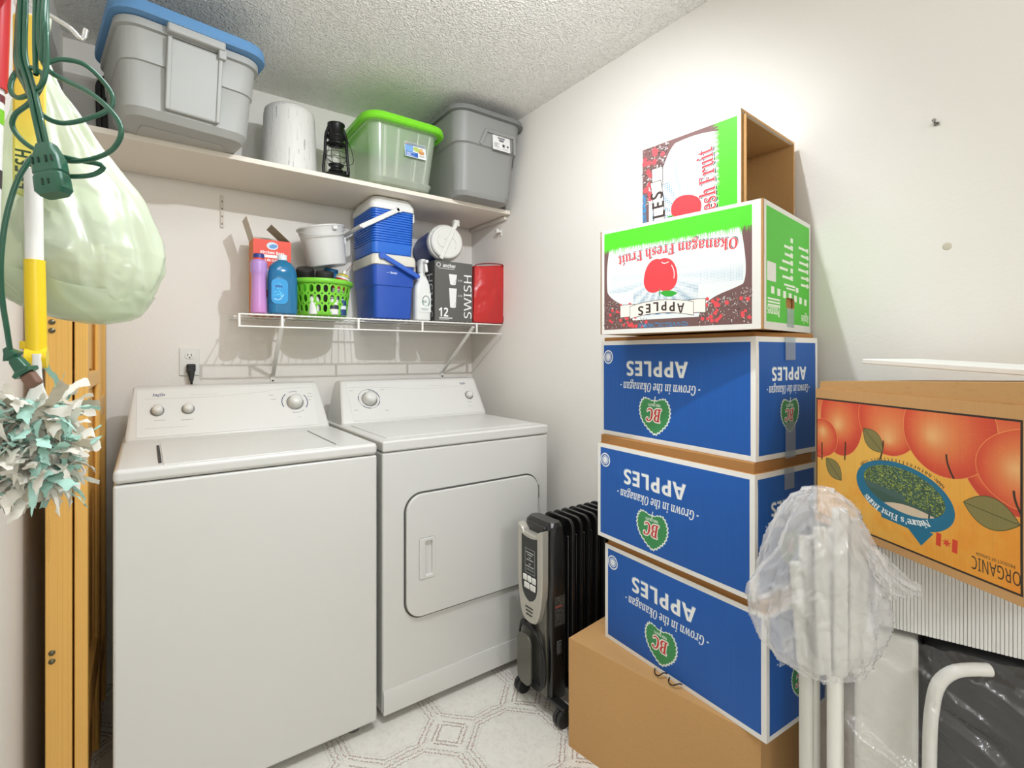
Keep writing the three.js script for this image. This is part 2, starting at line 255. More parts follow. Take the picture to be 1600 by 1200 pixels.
{ // dryer
  const x0 = -.810, x1 = -.119, zf = .787, Y = .912, w = x1 - x0, cx = (x0 + x1) / 2;
  const t = thing('clothes_dryer', 'white front-loading dryer with square door, between washer and right wall', 'dryer');
  appliance(t, x0, x1, zf, Y);
  obj('top_deck', [rbox(w, .036, zf - .13, .007, cx, Y - .018, (zf + .13) / 2)], white, t);
  obj('top_inset', rbox(w - .07, .003, .36, .001, cx, Y + .001, .55), white, t);
  // front door: raised panel in a dark reveal
  const dx = -.454, dy = .5195, dw = .562, dh = .418, D = obj('door', (() => {
    const s = rrShape(dw - .008, dh - .008, .058); s.holes.push(rrShape(.058, .137, .006, THREE.Path, -.657 - dx, .506 - dy));
    return extrude(s, .008, .003, 10).translate(dx, dy, zf - .003);
  })(), white, t);
  const r = rrShape(dw + .004, dh + .004, .064); obj('door_reveal', extrude(r, .0015, 0, 10).translate(dx, dy, zf - .003), M(0x504e49, .7), t);
  const hs = rrShape(.058, .137, .006); hs.holes.push(rrShape(.026, .115, .004, THREE.Path, .006, 0));
  obj('handle_frame', [extrude(hs, .011, .002, 6).translate(-.657, .506, zf - .003), box(.03, .118, .0015, -.651, .506, zf - .001)], white, D);
  obj('hinge', [rbox(.006, .05, .006, .002, -.171, .655, zf + .001), rbox(.006, .05, .006, .002, -.171, .385, zf + .001)], M(0x8b8a84, .5), t);
  obj('toe_panel', loft([ring(w - .004, .012, .003, .031, cx, zf - .003), ring(w - .004, .012, .003, .092, cx, zf - .003), ring(w - .004, .004, .002, .107, cx, zf - .003)]), white, t);
  obj('console', consoleBody(-.800, -.121, -.773, -.121), white, t);
  consoleFace(-.752, -.136, t, (c, w, h) => {
    c.fillStyle = '#dddcd6'; c.fillRect(0, 0, w, h); const X = (x) => (x + .752) / .616 * w, Yv = (y) => (1.073 - y) / .15 * h;
    text(c, 'Inglis', X(-.20), Yv(1.056), 100, 34, TI, '#23275c');
    c.strokeStyle = '#b9b8b0'; c.lineWidth = 4; c.beginPath(); c.moveTo(X(-.745), Yv(1.055)); c.bezierCurveTo(X(-.62), Yv(1.058), X(-.52), Yv(1.042), X(-.4), Yv(1.038)); c.lineTo(X(-.21), Yv(1.044)); c.stroke();
    const dash = (x, y, l, a = .5) => { c.fillStyle = `rgba(70,70,70,${a})`; for (let i = 0; i < l; i += 9) c.fillRect(X(x) + i, Yv(y), 6, rnd(6, 11)); };
    dash(-.745, 1.043, 60); dash(-.742, .966, 55); dash(-.61, 1.043, 55); dash(-.61, .958, 40); dash(-.205, .972, 70); dash(-.21, .953, 90, .25); dash(-.38, 1.052, 300, .16);
    const x = X(-.668), y = Yv(1.007); c.strokeStyle = '#3c4266'; for (const [a, b] of [[.3, .8], [1.6, 2.4], [3.0, 3.5], [4.8, 6.2]]) { c.lineWidth = 11; c.beginPath(); c.arc(x, y, 150, a, b); c.stroke(); } c.lineWidth = 4; c.beginPath(); c.arc(x, y, 150, 0, 7); c.stroke();
  });
  lab(knob(t, -.668, 1.005, .277, .030, .036, CL), 'large timer dial'); knob(t, -.186, 1.000, .280, .0185, .022, CL);
}

// ---------------------------------------------------------------- totes on the upper shelf
{ // grey tote with blue lid
  const t = thing('storage_tote', 'large pale grey tote with a blue lid jutting over the shelf edge', 'storage tote', [-1.389, SH, .022], .15); t.scale.y = 1.06;
  const grey = M(0xa6a7a2, .5), R = (w, d, y, r = .05) => ring(w * .97, d * .82, r, y, 0, .149 + .41 * d, 6);
  obj('body', loft([R(.28, .36, .0, .03), R(.325, .41, .004, .045), R(.345, .435, .022, .05), R(.358, .455, .135, .05), R(.359, .456, .1365, .05), R(.366, .465, .138, .055), R(.375, .478, .215, .055), R(.376, .479, .2165, .055), R(.392, .495, .218, .06), R(.392, .495, .238, .06)], { crease: .45 }), grey, t);
  const zf = .516; const col = bar([0, .028, zf - .004], [0, .215, zf + .032], .022, .135, [0, 0, 1]);
  obj('handle_column', [col, bar([-.066, .028, zf + .001], [-.066, .215, zf + .038], .022, .012), bar([.066, .028, zf + .001], [.066, .215, zf + .038], .022, .012)], grey, t);
  const lt = obj('latch', [rbox(.15, .028, .03, .006, 0, .234, zf + .05), rbox(.022, .03, .022, .004, .068, .212, zf + .047)], M(0xa9aaa6, .45), t);
  const lid = obj('lid', loft([R(.385, .49, .240, .06), R(.42, .53, .241, .07), R(.425, .535, .247, .075), R(.42, .53, .272, .075), R(.40, .50, .282, .07), R(.395, .495, .280, .07), R(.37, .47, .280, .06)], { crease: .5 }), M(0x5f8fbc, .45), t);
  obj('base_foot', extrude(rrShape(.23, .22, .02), .003, 0, 6).rotateX(Math.PI / 2).translate(0, .001, .315), M(0xa9a9a2, .5), t);
}
{ // black lid beside it
  const t = thing('black_lid', 'glossy black plastic lid standing on edge left of the blue-lidded tote', 'lid', [-1.43, SH, .022]);
  const g = extrude(rrShape(.27, .31, .06), .012, .003, 10).translate(0, .155, 0);
  const m = obj('panel', g, M(0x161616, .25), t); m.rotation.z = .02;
  const rim = rrShape(.275, .315, .06); rim.holes.push(rrShape(.24, .28, .045, THREE.Path)); obj('rim', extrude(rim, .018, .003, 10).translate(0, .155, 0), M(0x1b1b1b, .25), m);
}
{ // bark patterned bin, upside down
  const bark = tex(1024, 512, (c, w, h) => {
    c.fillStyle = '#e3e1db'; c.fillRect(0, 0, w, h);
    for (let i = 0; i < 420; i++) { const x = rnd(0, w), y = rnd(0, h), l = rnd(3, 20), dark = rnd() < .25; c.fillStyle = `rgba(${dark ? '105,103,108' : '168,166,166'},${rnd(.12, dark ? .6 : .4)})`; c.beginPath(); c.moveTo(x, y - l); for (let k = 0; k <= 6; k++) c.lineTo(x + rnd(.5, 5), y - l + k / 3 * l); for (let k = 6; k >= 0; k--) c.lineTo(x - rnd(.5, 5), y - l + k / 3 * l); c.fill(); }
    for (let i = 0; i < 300; i++) { c.strokeStyle = `rgba(120,118,116,${rnd(.05, .25)})`; c.lineWidth = rnd(.6, 2); const x = rnd(0, w), y = rnd(0, h); c.beginPath(); c.moveTo(x, y); c.lineTo(x + rnd(-6, 6), y + rnd(8, 40)); c.stroke(); }
  });
  const t = thing('round_bin', 'round white bin with birch bark pattern, standing upside down', 'bin', [-.962, SH, .19]);
  const bm = tm(bark, .5, { bumpMap: peel, bumpScale: .0008 });
  obj('shell', lathe([[.104, 0], [.104, .004], [.0945, .25], [.091, .268], [.082, .277], [.07, .279]].map((p) => p), 48), bm, t);
  obj('end_disc', cyl(.071, .071, .004, 0, .2765, 0, 48), bm, t);
}
{ // hurricane lantern
  const t = thing('hurricane_lantern', 'black wire-caged hurricane lantern between the bark bin and the lime-lidded tote', 'lantern', [-.803, SH, .27]);
  const bk = M(0x1f1f1f, .35, { metalness: .4 });
  obj('fuel_tank', lathe([[0, 0], [.05, 0], [.053, .006], [.053, .02], [.046, .034], [.03, .04], [.0, .04]], 40), bk, t);
  obj('burner', lathe([[.0, .04], [.026, .04], [.03, .05], [.022, .056], [.022, .068], [.03, .07], [.03, .074], [0, .076]], 32), bk, t);
  obj('glass_globe', lathe([[.024, .072], [.034, .09], [.037, .108], [.033, .13], [.026, .148], [.024, .156]], 32), P(0xffffff, .05, { transmission: 1, thickness: 0, side: THREE.DoubleSide }), t);
  obj('collar', lathe([[.026, .15], [.036, .152], [.038, .158], [.03, .166], [.024, .172], [.038, .182], [.04, .188], [.03, .192], [.03, .228], [.034, .232], [.034, .238], [.024, .242], [0, .243]], 32), bk, t);
  for (const s of [-1, 1]) obj('side_tube', tube([[s * .046, .02, 0], [s * .05, .05, 0], [s * .044, .12, 0], [s * .04, .19, 0], [s * .028, .225, 0]], .006, 28), bk, t);
  const cage = []; for (const y of [.098, .118]) cage.push(new THREE.TorusGeometry(.041, .0011, 6, 36).rotateX(Math.PI / 2).translate(0, y, 0));
  for (const a of [.7, 2.3, 3.9, 5.4]) cage.push(tube([[Math.cos(a) * .03, .072, Math.sin(a) * .03], [Math.cos(a) * .043, .1, Math.sin(a) * .043], [Math.cos(a) * .034, .146, Math.sin(a) * .034]], .0011, 14, 6));
  for (const q of cage) obj('cage_wire', q, bk, t);
  obj('filler_cap', cyl(.011, .011, .014, .036, .04, .022, 20), bk, t);
  obj('bail', tube([[-.038, .19, .01], [-.056, .13, .03], [-.05, .075, .05], [0, .055, .062], [.05, .075, .05], [.054, .13, .03], [.036, .19, .01]], .0013, 40, 6), bk, t);
}
{ // clear tote with lime lid
  const t = thing('clear_tote', 'clear plastic tote with a bright lime green lid', 'storage tote', [-.563, SH, 0]); t.scale.y = 1.05;
  const R = (w, d, y, r = .04) => ring(w, d, r, y, 0, .22 + (d - .33) * .2, 6);
  const clear = P(0xf0f5ea, .22, { transmission: .72, thickness: 0, side: THREE.DoubleSide });
  obj('body', loft([R(.24, .30, .002, .03), R(.262, .325, .006, .04), R(.272, .335, .02, .04), R(.275, .338, .028, .04), R(.262, .325, .03, .04), R(.30, .365, .222, .045), R(.315, .38, .224, .05), R(.317, .382, .232, .05)], { capB: false, crease: .4 }), clear, t);
  for (const x of [-.085, -.03, .055, .105]) obj('rib', bar([x * .9, .034, .382 - .012], [x * 1.04, .215, .418 - .008], .006, x < 0 ? .012 : .007), clear, t);
  obj('lid', loft([R(.325, .39, .222, .06), R(.352, .42, .221, .07), R(.36, .43, .226, .075), R(.356, .425, .246, .075), R(.335, .40, .256, .07), R(.325, .39, .252, .065), R(.30, .36, .252, .06)], { crease: .5, capA: false }), P(0x8df22c, .35, { transmission: .3, thickness: 0 }), t);
  obj('inner_lip', (() => { const s = rrShape(.345, .41, .06); s.holes.push(rrShape(.30, .365, .045, THREE.Path)); return extrude(s, .003, 0, 8).rotateX(Math.PI / 2).translate(0, .236, .232); })(), M(0x84e628, .4), t);
  const st = obj('sticker', bx2(.095, .062, .001), tm(tex(512, 330, (c, w, h) => {
    c.fillStyle = '#dfe7ef'; c.fillRect(0, 0, w, h); c.fillStyle = '#2b4f93'; c.fillRect(12, 12, w - 24, 60); c.fillStyle = '#7aa7dc'; c.fillRect(12, 72, 190, 140); c.fillStyle = '#2c62b4'; c.fillRect(12, 212, 300, 106);
    c.fillStyle = '#b7c36a'; c.beginPath(); c.ellipse(290, 140, 90, 55, .2, 0, 7); c.fill(); c.fillStyle = '#c98d5a'; c.beginPath(); c.ellipse(400, 190, 70, 50, 0, 0, 7); c.fill(); c.fillStyle = '#e5b070'; c.beginPath(); c.arc(400, 130, 40, 0, 7); c.fill();
    c.fillStyle = '#f2f2ee'; c.fillRect(330, 230, 170, 88); c.fillStyle = '#d97a2a'; c.fillRect(24, 22, 60, 36); c.fillStyle = '#333'; for (let i = 0; i < 22; i++) c.fillRect(345 + i * 6, 245, rnd(1, 4), 46);
    c.fillStyle = '#fff'; for (let i = 0; i < 5; i++) c.fillRect(30, 230 + i * 17, rnd(100, 240), 6);
  }), .4), t); st.position.set(.045, .148, .404); st.rotation.set(-.17, 0, 0);
}
function bx2(w, h, d) { return new THREE.BoxGeometry(w, h, d); }
{ // dark grey tote with grey lid in the corner
  const t = thing('lidded_tote', 'tall medium grey tote with grey lid in the corner against the right wall', 'storage tote', [-.196, SH, .012]); t.scale.set(1.03, 1.09, 1);
  const R = (w, d, y, r = .05) => ring(w, d, r, y, 0, .24 + (d - .40) * .18, 7), g = M(0x8f908c, .48), dk = M(0x7d7f7d, .45);
  obj('body', loft([R(.235, .35, 0, .03), R(.26, .385, .003, .045), R(.278, .40, .02, .05), R(.302, .427, .200, .055), R(.303, .428, .2005, .055), R(.319, .444, .204, .06), R(.336, .46, .316, .06), R(.34, .465, .318, .06)], { crease: .45 }), g, t);
  const zf = .464;
  obj('handle_recess', [bar([-.052, .205, zf + .006], [-.026, .262, zf + .016], .012, .014), bar([-.03, .262, zf + .016], [.122, .262, zf + .016], .014, .014), bar([.118, .262, zf + .016], [.126, .195, zf + .008], .012, .014)], g, t);
  const lid = obj('lid', loft([R(.335, .46, .316, .06), R(.365, .49, .317, .07), R(.37, .496, .322, .075), R(.366, .49, .334, .075), R(.34, .465, .343, .07), R(.33, .455, .339, .065), R(.30, .42, .339, .06)], { crease: .5 }), dk, t);
  const st = obj('sticker', bx2(.072, .05, .001), tm(tex(360, 250, (c, w, h) => {
    c.fillStyle = '#e6e6e2'; c.fillRect(0, 0, w, h); c.fillStyle = '#6f7072'; c.beginPath(); c.moveTo(100, 24); c.lineTo(260, 24); c.lineTo(220, 96); c.lineTo(140, 96); c.fill(); c.fillStyle = '#ddd'; c.fillRect(120, 50, 120, 10);
    c.fillStyle = '#333'; for (let i = 0; i < 6; i++) c.fillRect(30, 130 + i * 13, rnd(60, 120), 5); c.fillRect(200, 130, 46, 50); c.fillRect(290, 140, 40, 30); c.fillRect(200, 200, 120, 4); c.fillRect(40, 222, 280, 3);
  }), .5), t); st.position.set(.052, .226, zf + .0135); st.rotation.x = -.08; st.scale.set(1.25, 1.2, 1);
}

// ---------------------------------------------------------------- things on the wire shelf
{ // purple bottle
  const t = thing('purple_bottle', 'slim lilac cleaner bottle at the left end of the wire shelf', 'bottle', [-1.086, WY, .265]);
  const pt = tex(256, 512, (c, w, h) => { c.fillStyle = '#b58fd0'; c.fillRect(0, 0, w, h); const g = c.createLinearGradient(0, 0, 0, h); g.addColorStop(.35, 'rgba(230,150,210,0)'); g.addColorStop(1, 'rgba(232,140,200,.75)'); c.fillStyle = g; c.fillRect(0, 0, w, h); c.strokeStyle = '#f2d7f0'; c.lineWidth = 6; c.beginPath(); c.moveTo(60, 400); c.bezierCurveTo(60, 300, 90, 220, 150, 210); c.bezierCurveTo(130, 300, 140, 380, 150, 400); c.closePath(); c.stroke(); c.beginPath(); c.ellipse(105, 330, 14, 60, .3, 0, 7); c.stroke(); });
  const pm = P(0xffffff, .3, { map: pt, clearcoat: .3 });
  obj('body', lathe([[0, 0], [.024, 0], [.028, .005], [.0275, .03], [.025, .09], [.024, .135], [.0265, .15], [.029, .156], [.029, .188], [.026, .196], [.016, .203], [0, .204]], 36), pm, t);
  obj('cap', lathe([[.019, .2], [.019, .219], [.017, .222], [0, .222]], 28), M(0x243a86, .4), t); obj('safety_ring', lathe([[.0205, .2], [.0205, .204], [.019, .206]], 28), M(0xd8402c, .4), t);
}
{ // blue liquid bottle
  const t = thing('blue_bottle', 'clear jug of bright blue liquid beside the lilac bottle', 'bottle', [-1.003, WY, .255]);
  const R = (w, d, y, r) => ring(w, d, r, y, 0, 0, 8);
  obj('body', loft([R(.094, .062, .001, .02), R(.104, .072, .005, .026), R(.106, .074, .05, .028), R(.106, .074, .13, .03), R(.104, .072, .16, .034), R(.092, .064, .182, .034), R(.066, .052, .198, .026), R(.034, .034, .207, .017), R(.028, .028, .212, .014)], { crease: .5 }), P(0x2f9fd2, .08, { transmission: .55, thickness: 0, side: THREE.DoubleSide }), t);
  obj('liquid', loft([R(.09, .06, .004, .022), R(.1, .068, .008, .026), R(.101, .069, .15, .03), R(.09, .062, .176, .03)], { crease: .5 }), P(0x1583c0, .25, { transmission: .25, thickness: 0 }), t);
  obj('cap', lathe([[.017, .208], [.0175, .21], [.0175, .226], [.0155, .229], [0, .229]], 28), M(0xdfe4e4, .4), t);
  const l = obj('label', extrude(rrShape(.058, .095, .02), .001, 0, 8), tm(tex(256, 420, (c, w, h) => { c.fillStyle = '#2196d4'; c.fillRect(0, 0, w, h); c.fillStyle = '#58bfe8'; for (let i = 0; i < 26; i++) { c.beginPath(); c.ellipse(rnd(40, 170), rnd(60, 360), rnd(6, 26), rnd(4, 14), rnd(0, 3), 0, 7); c.fill(); } c.strokeStyle = '#d6f1fb'; c.lineWidth = 7; c.beginPath(); c.moveTo(40, 330); c.quadraticCurveTo(130, 400, 190, 250); c.stroke(); c.fillStyle = '#1560a8'; c.fillRect(50, 110, 120, 36); }), .3), t);
  { const u = l.geometry.attributes.uv, p = l.geometry.attributes.position; for (let i = 0; i < u.count; i++) u.setXY(i, p.getX(i) / .058 + .5, p.getY(i) / .095 + .5); }
  l.position.set(-.016, .085, .0376);
}
{ // red box with open flaps
  const t = thing('bag_carton', 'red and white kitchen bags carton with its top flaps torn open', 'box', [-1.028, WY, .155]);
  const fr = tex(512, 900, (c, w, h) => {
    c.fillStyle = '#e4472c'; c.fillRect(0, 0, w, h); c.fillStyle = '#cfe0ef'; c.beginPath(); c.ellipse(w * .5, 70, 78, 46, 0, 0, 7); c.fill(); c.fillStyle = '#5b94c9'; c.beginPath(); c.ellipse(w * .52, 74, 56, 26, -.15, 0, 7); c.fill();
    text(c, 'Kitchen Bags', w * .5, 150, 330, 34, SB, '#fff'); c.fillStyle = '#fff'; c.fillRect(70, 178, 370, 34); text(c, 'Sacs de cuisine', w * .46, 240, 320, 34, SB, '#fff'); c.fillStyle = '#c9d6b0'; c.fillRect(300, 275, 170, 40); c.fillStyle = '#f6f4ef'; c.fillRect(0, 340, w, h - 340); c.fillStyle = '#e4472c'; c.fillRect(0, 600, w, 90);
  });
  const side = M(0xd9803f, .6), front = tm(fr, .5), inn = M(0xb9ab96, .8), H0 = .292, W = .135, D = .1;
  obj('carton_body', new THREE.BoxGeometry(W, H0, D).translate(0, H0 / 2, 0), [side, side, inn, side, front, side], t);
  const fl = (w, h, pos, rot, m) => { const q = obj('flap', rbox(w, h, .0016, .0006, 0, h / 2, 0), m, t); q.position.set(...pos); q.rotation.set(...rot, 'YXZ'); };
  fl(D, .085, [-W / 2 + .002, H0, 0], [-.30, Math.PI / 2, 0], M(0xd0c8ba, .8));
  fl(D, .092, [W / 2 - .002, H0, 0], [-.85, Math.PI / 2, 0], M(0xa89a84, .8));
  fl(W, .045, [0, H0, -D / 2], [-.75, 0, 0], M(0xd8d0c2, .8));
}
{ // green basket
  const t = thing('laundry_basket', 'small lime green plastic basket with oval holes full of spray cans', 'basket', [-.838, WY, .185]);
  const gm = P(0x86de3e, .4, { transmission: .15, thickness: 0, side: THREE.DoubleSide }), n = 26, cells = [], h0 = .012, h1 = .128, rows = 3;
  const rad = (y) => .098 + (y / .14) * .019;
  for (let k = 0; k < n; k++) for (let j = 0; j < rows; j++) {
    const a0 = k / n * 6.283185, da = 6.283185 / n, y0 = h0 + (h1 - h0) * j / rows, dy = (h1 - h0) / rows, N = 20, pts = [], hol = [];
    for (let i = 0; i < N; i++) { const q = i / N * 6.283185, cx = Math.cos(q), cy = Math.sin(q), m = Math.max(Math.abs(cx), Math.abs(cy)); pts.push([cx / m * .5 + .5, cy / m * .5 + .5]); hol.push([cx * .31 + .5, Math.sign(cy) * Math.pow(Math.abs(cy), .75) * .38 + .5]); }
    const pos = [], idx = [];
    for (const [L, s] of [[pts, 0], [hol, 0], [hol, 1], [pts, 1]]) for (const [u, v] of L) { const a = a0 + u * da, y = y0 + v * dy, r = rad(y) - s * .003; pos.push(Math.sin(a) * r, y, Math.cos(a) * r); }
    for (let s = 0; s < 3; s++) for (let i = 0; i < N; i++) { const a = s * N + i, b = s * N + (i + 1) % N; idx.push(a, b, a + N, b, b + N, a + N); }
    const g = new THREE.BufferGeometry(); g.setAttribute('position', new THREE.Float32BufferAttribute(pos, 3)); g.setAttribute('uv', new THREE.Float32BufferAttribute(new Float32Array(pos.length / 3 * 2), 2)); g.setIndex(idx); g.computeVertexNormals(); cells.push(toCreasedNormals(g, .5));
  }
  const wall = obj('basket_wall', cells, gm, t); wall.userData.kind = 'stuff';
  obj('rim', lathe([[.1135, .128], [.122, .130], [.126, .136], [.126, .146], [.122, .149], [.1145, .149], [.1135, .128]], 48), gm, t);
  obj('base', lathe([[0, .0], [.097, .0], [.0995, .014], [.096, .014], [.094, .004], [0, .004]], 48), gm, t);
}
function can(name, label, cat, r, h, mats, pos, rot, group) {
  const t = thing(name, label, cat, pos, 0, group); t.rotation.set(...rot);
  obj('can_body', lathe([[0, 0], [r * .95, 0], [r, .004], [r, h * .72], [r * .96, h * .75]], 28), mats[0], t);
  obj('cap', lathe([[r * .98, h * .74], [r, h * .76], [r * .97, h * .97], [r * .88, h], [r * .3, h], [0, h * .99]], 28), mats[1], t); return t;
}
{
  const capb = M(0x23221f, .5), print = (base, f) => tm(tex(512, 512, (c, w, h) => { c.fillStyle = base; c.fillRect(0, 0, w, h); f(c, w, h); }), .35);
  can('spray_can', 'black-capped can with a green band at the left of the lime basket', 'spray can', .036, .17, [M(0x5dcb2c, .4), capb], [-.885, WY + .042, .13], [.42, 0, .12]);
  can('spray_can', 'black-capped can leaning forward in the middle of the lime basket', 'spray can', .036, .17, [M(0x4a4a45, .4), capb], [-.85, WY + .02, .205], [.30, 0, -.05]);
  can('spray_can', 'blue and white can lying at a slant toward the back of the lime basket', 'spray can', .03, .17, [print('#dfe9ee', (c, w, h) => { c.fillStyle = '#2a7cc0'; c.fillRect(0, 0, w, 150); c.beginPath(); c.arc(120, 260, 90, 0, 7); c.fill(); c.beginPath(); c.arc(380, 260, 90, 0, 7); c.fill(); }), M(0x2f86c4, .4)], [-.80, WY + .045, .12], [.1, 0, -.1]);
  const wd = thing('oil_can', 'white spray can with blue and yellow print tilted at the right of the basket', 'spray can', [-.790, WY + .035, .19]); wd.rotation.set(.12, .4, -.30);
  obj('can_body', lathe([[0, 0], [.027, 0], [.03, .004], [.03, .14], [.028, .148], [.016, .158], [.012, .16]], 32), print('#e9ebe4', (c, w, h) => { c.fillStyle = '#e8d93a'; c.fillRect(0, 60, w, 150); c.fillStyle = '#23377c'; c.fillRect(0, 40, w, 20); c.fillRect(0, 215, w, 20); for (let i = 0; i < 4; i++) { text(c, 'WD-40', i * 128 + 64, 130, 105, 60, SB, '#23377c'); } c.fillStyle = '#c23a2a'; c.fillRect(0, 260, w, 30); }), wd);
  obj('nozzle', [cyl(.009, .01, .014, 0, .166, 0), rbox(.008, .008, .012, .002, 0, .172, .004)], M(0xe8e6de, .4), wd); obj('straw', rod([0, .172, .01], [.02, .215, .012], .0014), M(0x8b5a3a, .5), wd);
  const bt = (label, x, z, m) => { const t = thing('small_bottle', label, 'bottle', [x, WY + .006, z]); t.scale.setScalar(.86); obj('bottle_body', lathe([[0, 0], [.022, 0], [.025, .004], [.025, .07], [.018, .084], [.01, .09]], 24), m, t); obj('bottle_cap', lathe([[.011, .088], [.012, .09], [.012, .106], [0, .107]], 20), M(0x3a3d40, .5), t); };
  bt('small white bottle seen through the lower holes of the lime basket', -.885, .255, M(0xe9e9e4, .4)); bt('small white bottle with dark stripes seen through the middle basket holes', -.814, .266, print('#e8e8e4', (c, w, h) => { c.fillStyle = '#333a44'; for (let i = 0; i < 5; i++) c.fillRect(0, 60 + i * 90, w, 30); }));
  bt('small navy striped bottle at the right inside the lime basket', -.778, .248, print('#28457c', (c, w, h) => { c.fillStyle = '#dfe5ea'; for (let i = 0; i < 5; i++) c.fillRect(0, 40 + i * 100, w, 26); }));
}
{ // ice cream pail
  const t = thing('plastic_pail', 'empty white plastic pail tipped on top of the lime basket', 'pail', [-.806, 1.562, .165]); t.rotation.set(.02, 0, .19); t.scale.set(.96, 1, .96);
  const m = P(0xdcdcd8, .35, { transmission: .1, thickness: 0, side: THREE.DoubleSide });
  obj('body', lathe([[0, .0], [.076, 0], [.08, .004], [.092, .135], [.094, .136], [.095, .152], [.1, .154], [.101, .160], [.097, .162], [.093, .160], [.09, .136], [.077, .006], [0, .004]], 48), m, t);
  obj('handle_lug', [rbox(.02, .016, .012, .004, .03, .145, .098), rbox(.012, .03, .006, .002, .088, .10, .02)], m, t);
  obj('wire_bail', tube([[-.1, .148, 0], [-.092, .135, .055], [-.04, .118, .095], [.04, .118, .095], [.092, .135, .055], [.1, .148, 0]], .0018, 40), M(0xcfcfca, .4), t);
}
{ // lower cooler
  const t = thing('blue_cooler', 'plain royal blue cooler with cream lid, the lower of the two coolers', 'cooler', [-.565, WY, .175]);
  const R = (w, d, y, r = .022) => ring(w, d, r, y, 0, 0, 6), bm = M(0x1f4fae, .42);
  obj('body', loft([R(.155, .225, 0, .02), R(.167, .237, .005), R(.176, .246, .137), R(.178, .248, .139), R(.184, .254, .141), R(.188, .258, .224), R(.188, .258, .226)], { crease: .4 }), bm, t);
  obj('lid', loft([R(.19, .26, .226, .024), R(.2, .27, .228, .026), R(.2, .27, .255, .026), R(.194, .264, .268, .026), R(.18, .25, .273, .024)], { crease: .5 }), M(0xd9d6c8, .45), t);
  const hn = obj('handle', [bar([-.062, .262, .142], [.098, .185, .148], .013, .02, [0, 0, 1]), bar([-.062, .262, -.142], [.098, .185, -.148], .013, .02, [0, 0, 1]), bar([.098, .187, -.15], [.098, .187, .15], .018, .014, [1, 0, 0]), cyl(.014, .014, .014, 0, 0, 0).rotateX(Math.PI / 2).translate(-.062, .262, .141)], M(0x2a5cbd, .4), t);
  const sc = obj('script_mark', bx2(.055, .014, .0008), tm(tex(256, 64, (c, w, h) => { c.fillStyle = '#1f4fae'; c.fillRect(0, 0, w, h); text(c, 'Thermos', w * .58, h / 2, 150, 40, SI, '#e8eef6'); c.fillStyle = '#e8eef6'; c.fillRect(6, 30, 50, 5); }), .4), t); sc.position.set(-.012, .195, .1282); sc.rotation.x = -.02;
}
{ // upper cooler
  const t = thing('ribbed_cooler', 'ribbed bright blue cooler with white lid stacked on the plain cooler', 'cooler', [-.567, 1.619, .17]);
  const R = (w, d, y, r = .022) => ring(w, d, r, y, 0, 0, 6), rs = [R(.165, .225, 0, .016), R(.178, .238, .006)];
  rs.push(R(.182, .246, .05)); for (let i = 0; i < 13; i++) { const y = .052 + i * .0105, k = i * .0004; rs.push(R(.177 + k, .241 + k, y), R(.1855 + k, .2495 + k, y + .0025), R(.1855 + k, .2495 + k, y + .0075), R(.177 + k, .241 + k, y + .009)); } rs.push(R(.188, .252, .19));
  obj('body', loft(rs, { crease: .3 }), M(0x2069cc, .38), t);
  obj('lid', loft([R(.192, .256, .19, .024), R(.198, .262, .192, .026), R(.198, .262, .212, .028), R(.178, .236, .236, .03), R(.17, .228, .243, .03)], { crease: .5 }), M(0xe3e4e0, .4), t);
  obj('handle', [bar([.02, .196, .137], [-.145, .098, .137], .012, .02, [0, 0, 1]), bar([.02, .196, -.137], [-.145, .098, -.137], .012, .02, [0, 0, 1]), bar([-.145, .10, -.142], [-.145, .10, .142], .018, .012, [1, 0, 0]), cyl(.014, .014, .012, 0, 0, 0).rotateX(Math.PI / 2).translate(.02, .196, .137)], M(0xdededa, .4), t);
  obj('latch', rbox(.012, .04, .03, .004, .104, .178, .08), M(0xe3e4e0, .4), t);
}
{ // water jug on its side
  const t = thing('water_jug', 'round blue water jug lying on its side with white lid facing out', 'jug', [-.302, 1.710, .27]); t.rotation.y = -.12;
  const z = (g) => g.rotateX(Math.PI / 2), w = M(0xdcdbd4, .42);
  obj('body', z(lathe([[0, -.24], [.07, -.24], [.078, -.235], [.082, -.03], [.082, -.02]], 44)), M(0x234f9f, .42), t);
  obj('collar', z(lathe([[.082, -.03], [.085, -.028], [.085, -.008], [.08, .0], [.07, 0]], 44)), w, t);
  const l = obj('lid', z(lathe([[.07, -.004], [.077, 0], [.078, .01], [.072, .017], [.064, .019], [.062, .014], [.0, .014]], 44)), w, t);
  for (const s of [-1, 1]) obj('finger_recess', new THREE.TorusGeometry(.032, .003, 8, 24, Math.PI).rotateZ(s > 0 ? -.65 : 2.5).translate(s * .014, s * -.008, .0145), w, l);
  obj('handle', [bar([.05, .102, .01], [-.031, -.080, .012], .016, .02, [0, 0, 1]), rbox(.03, .03, .03, .006, .05, .095, -.004)], w, t);
}
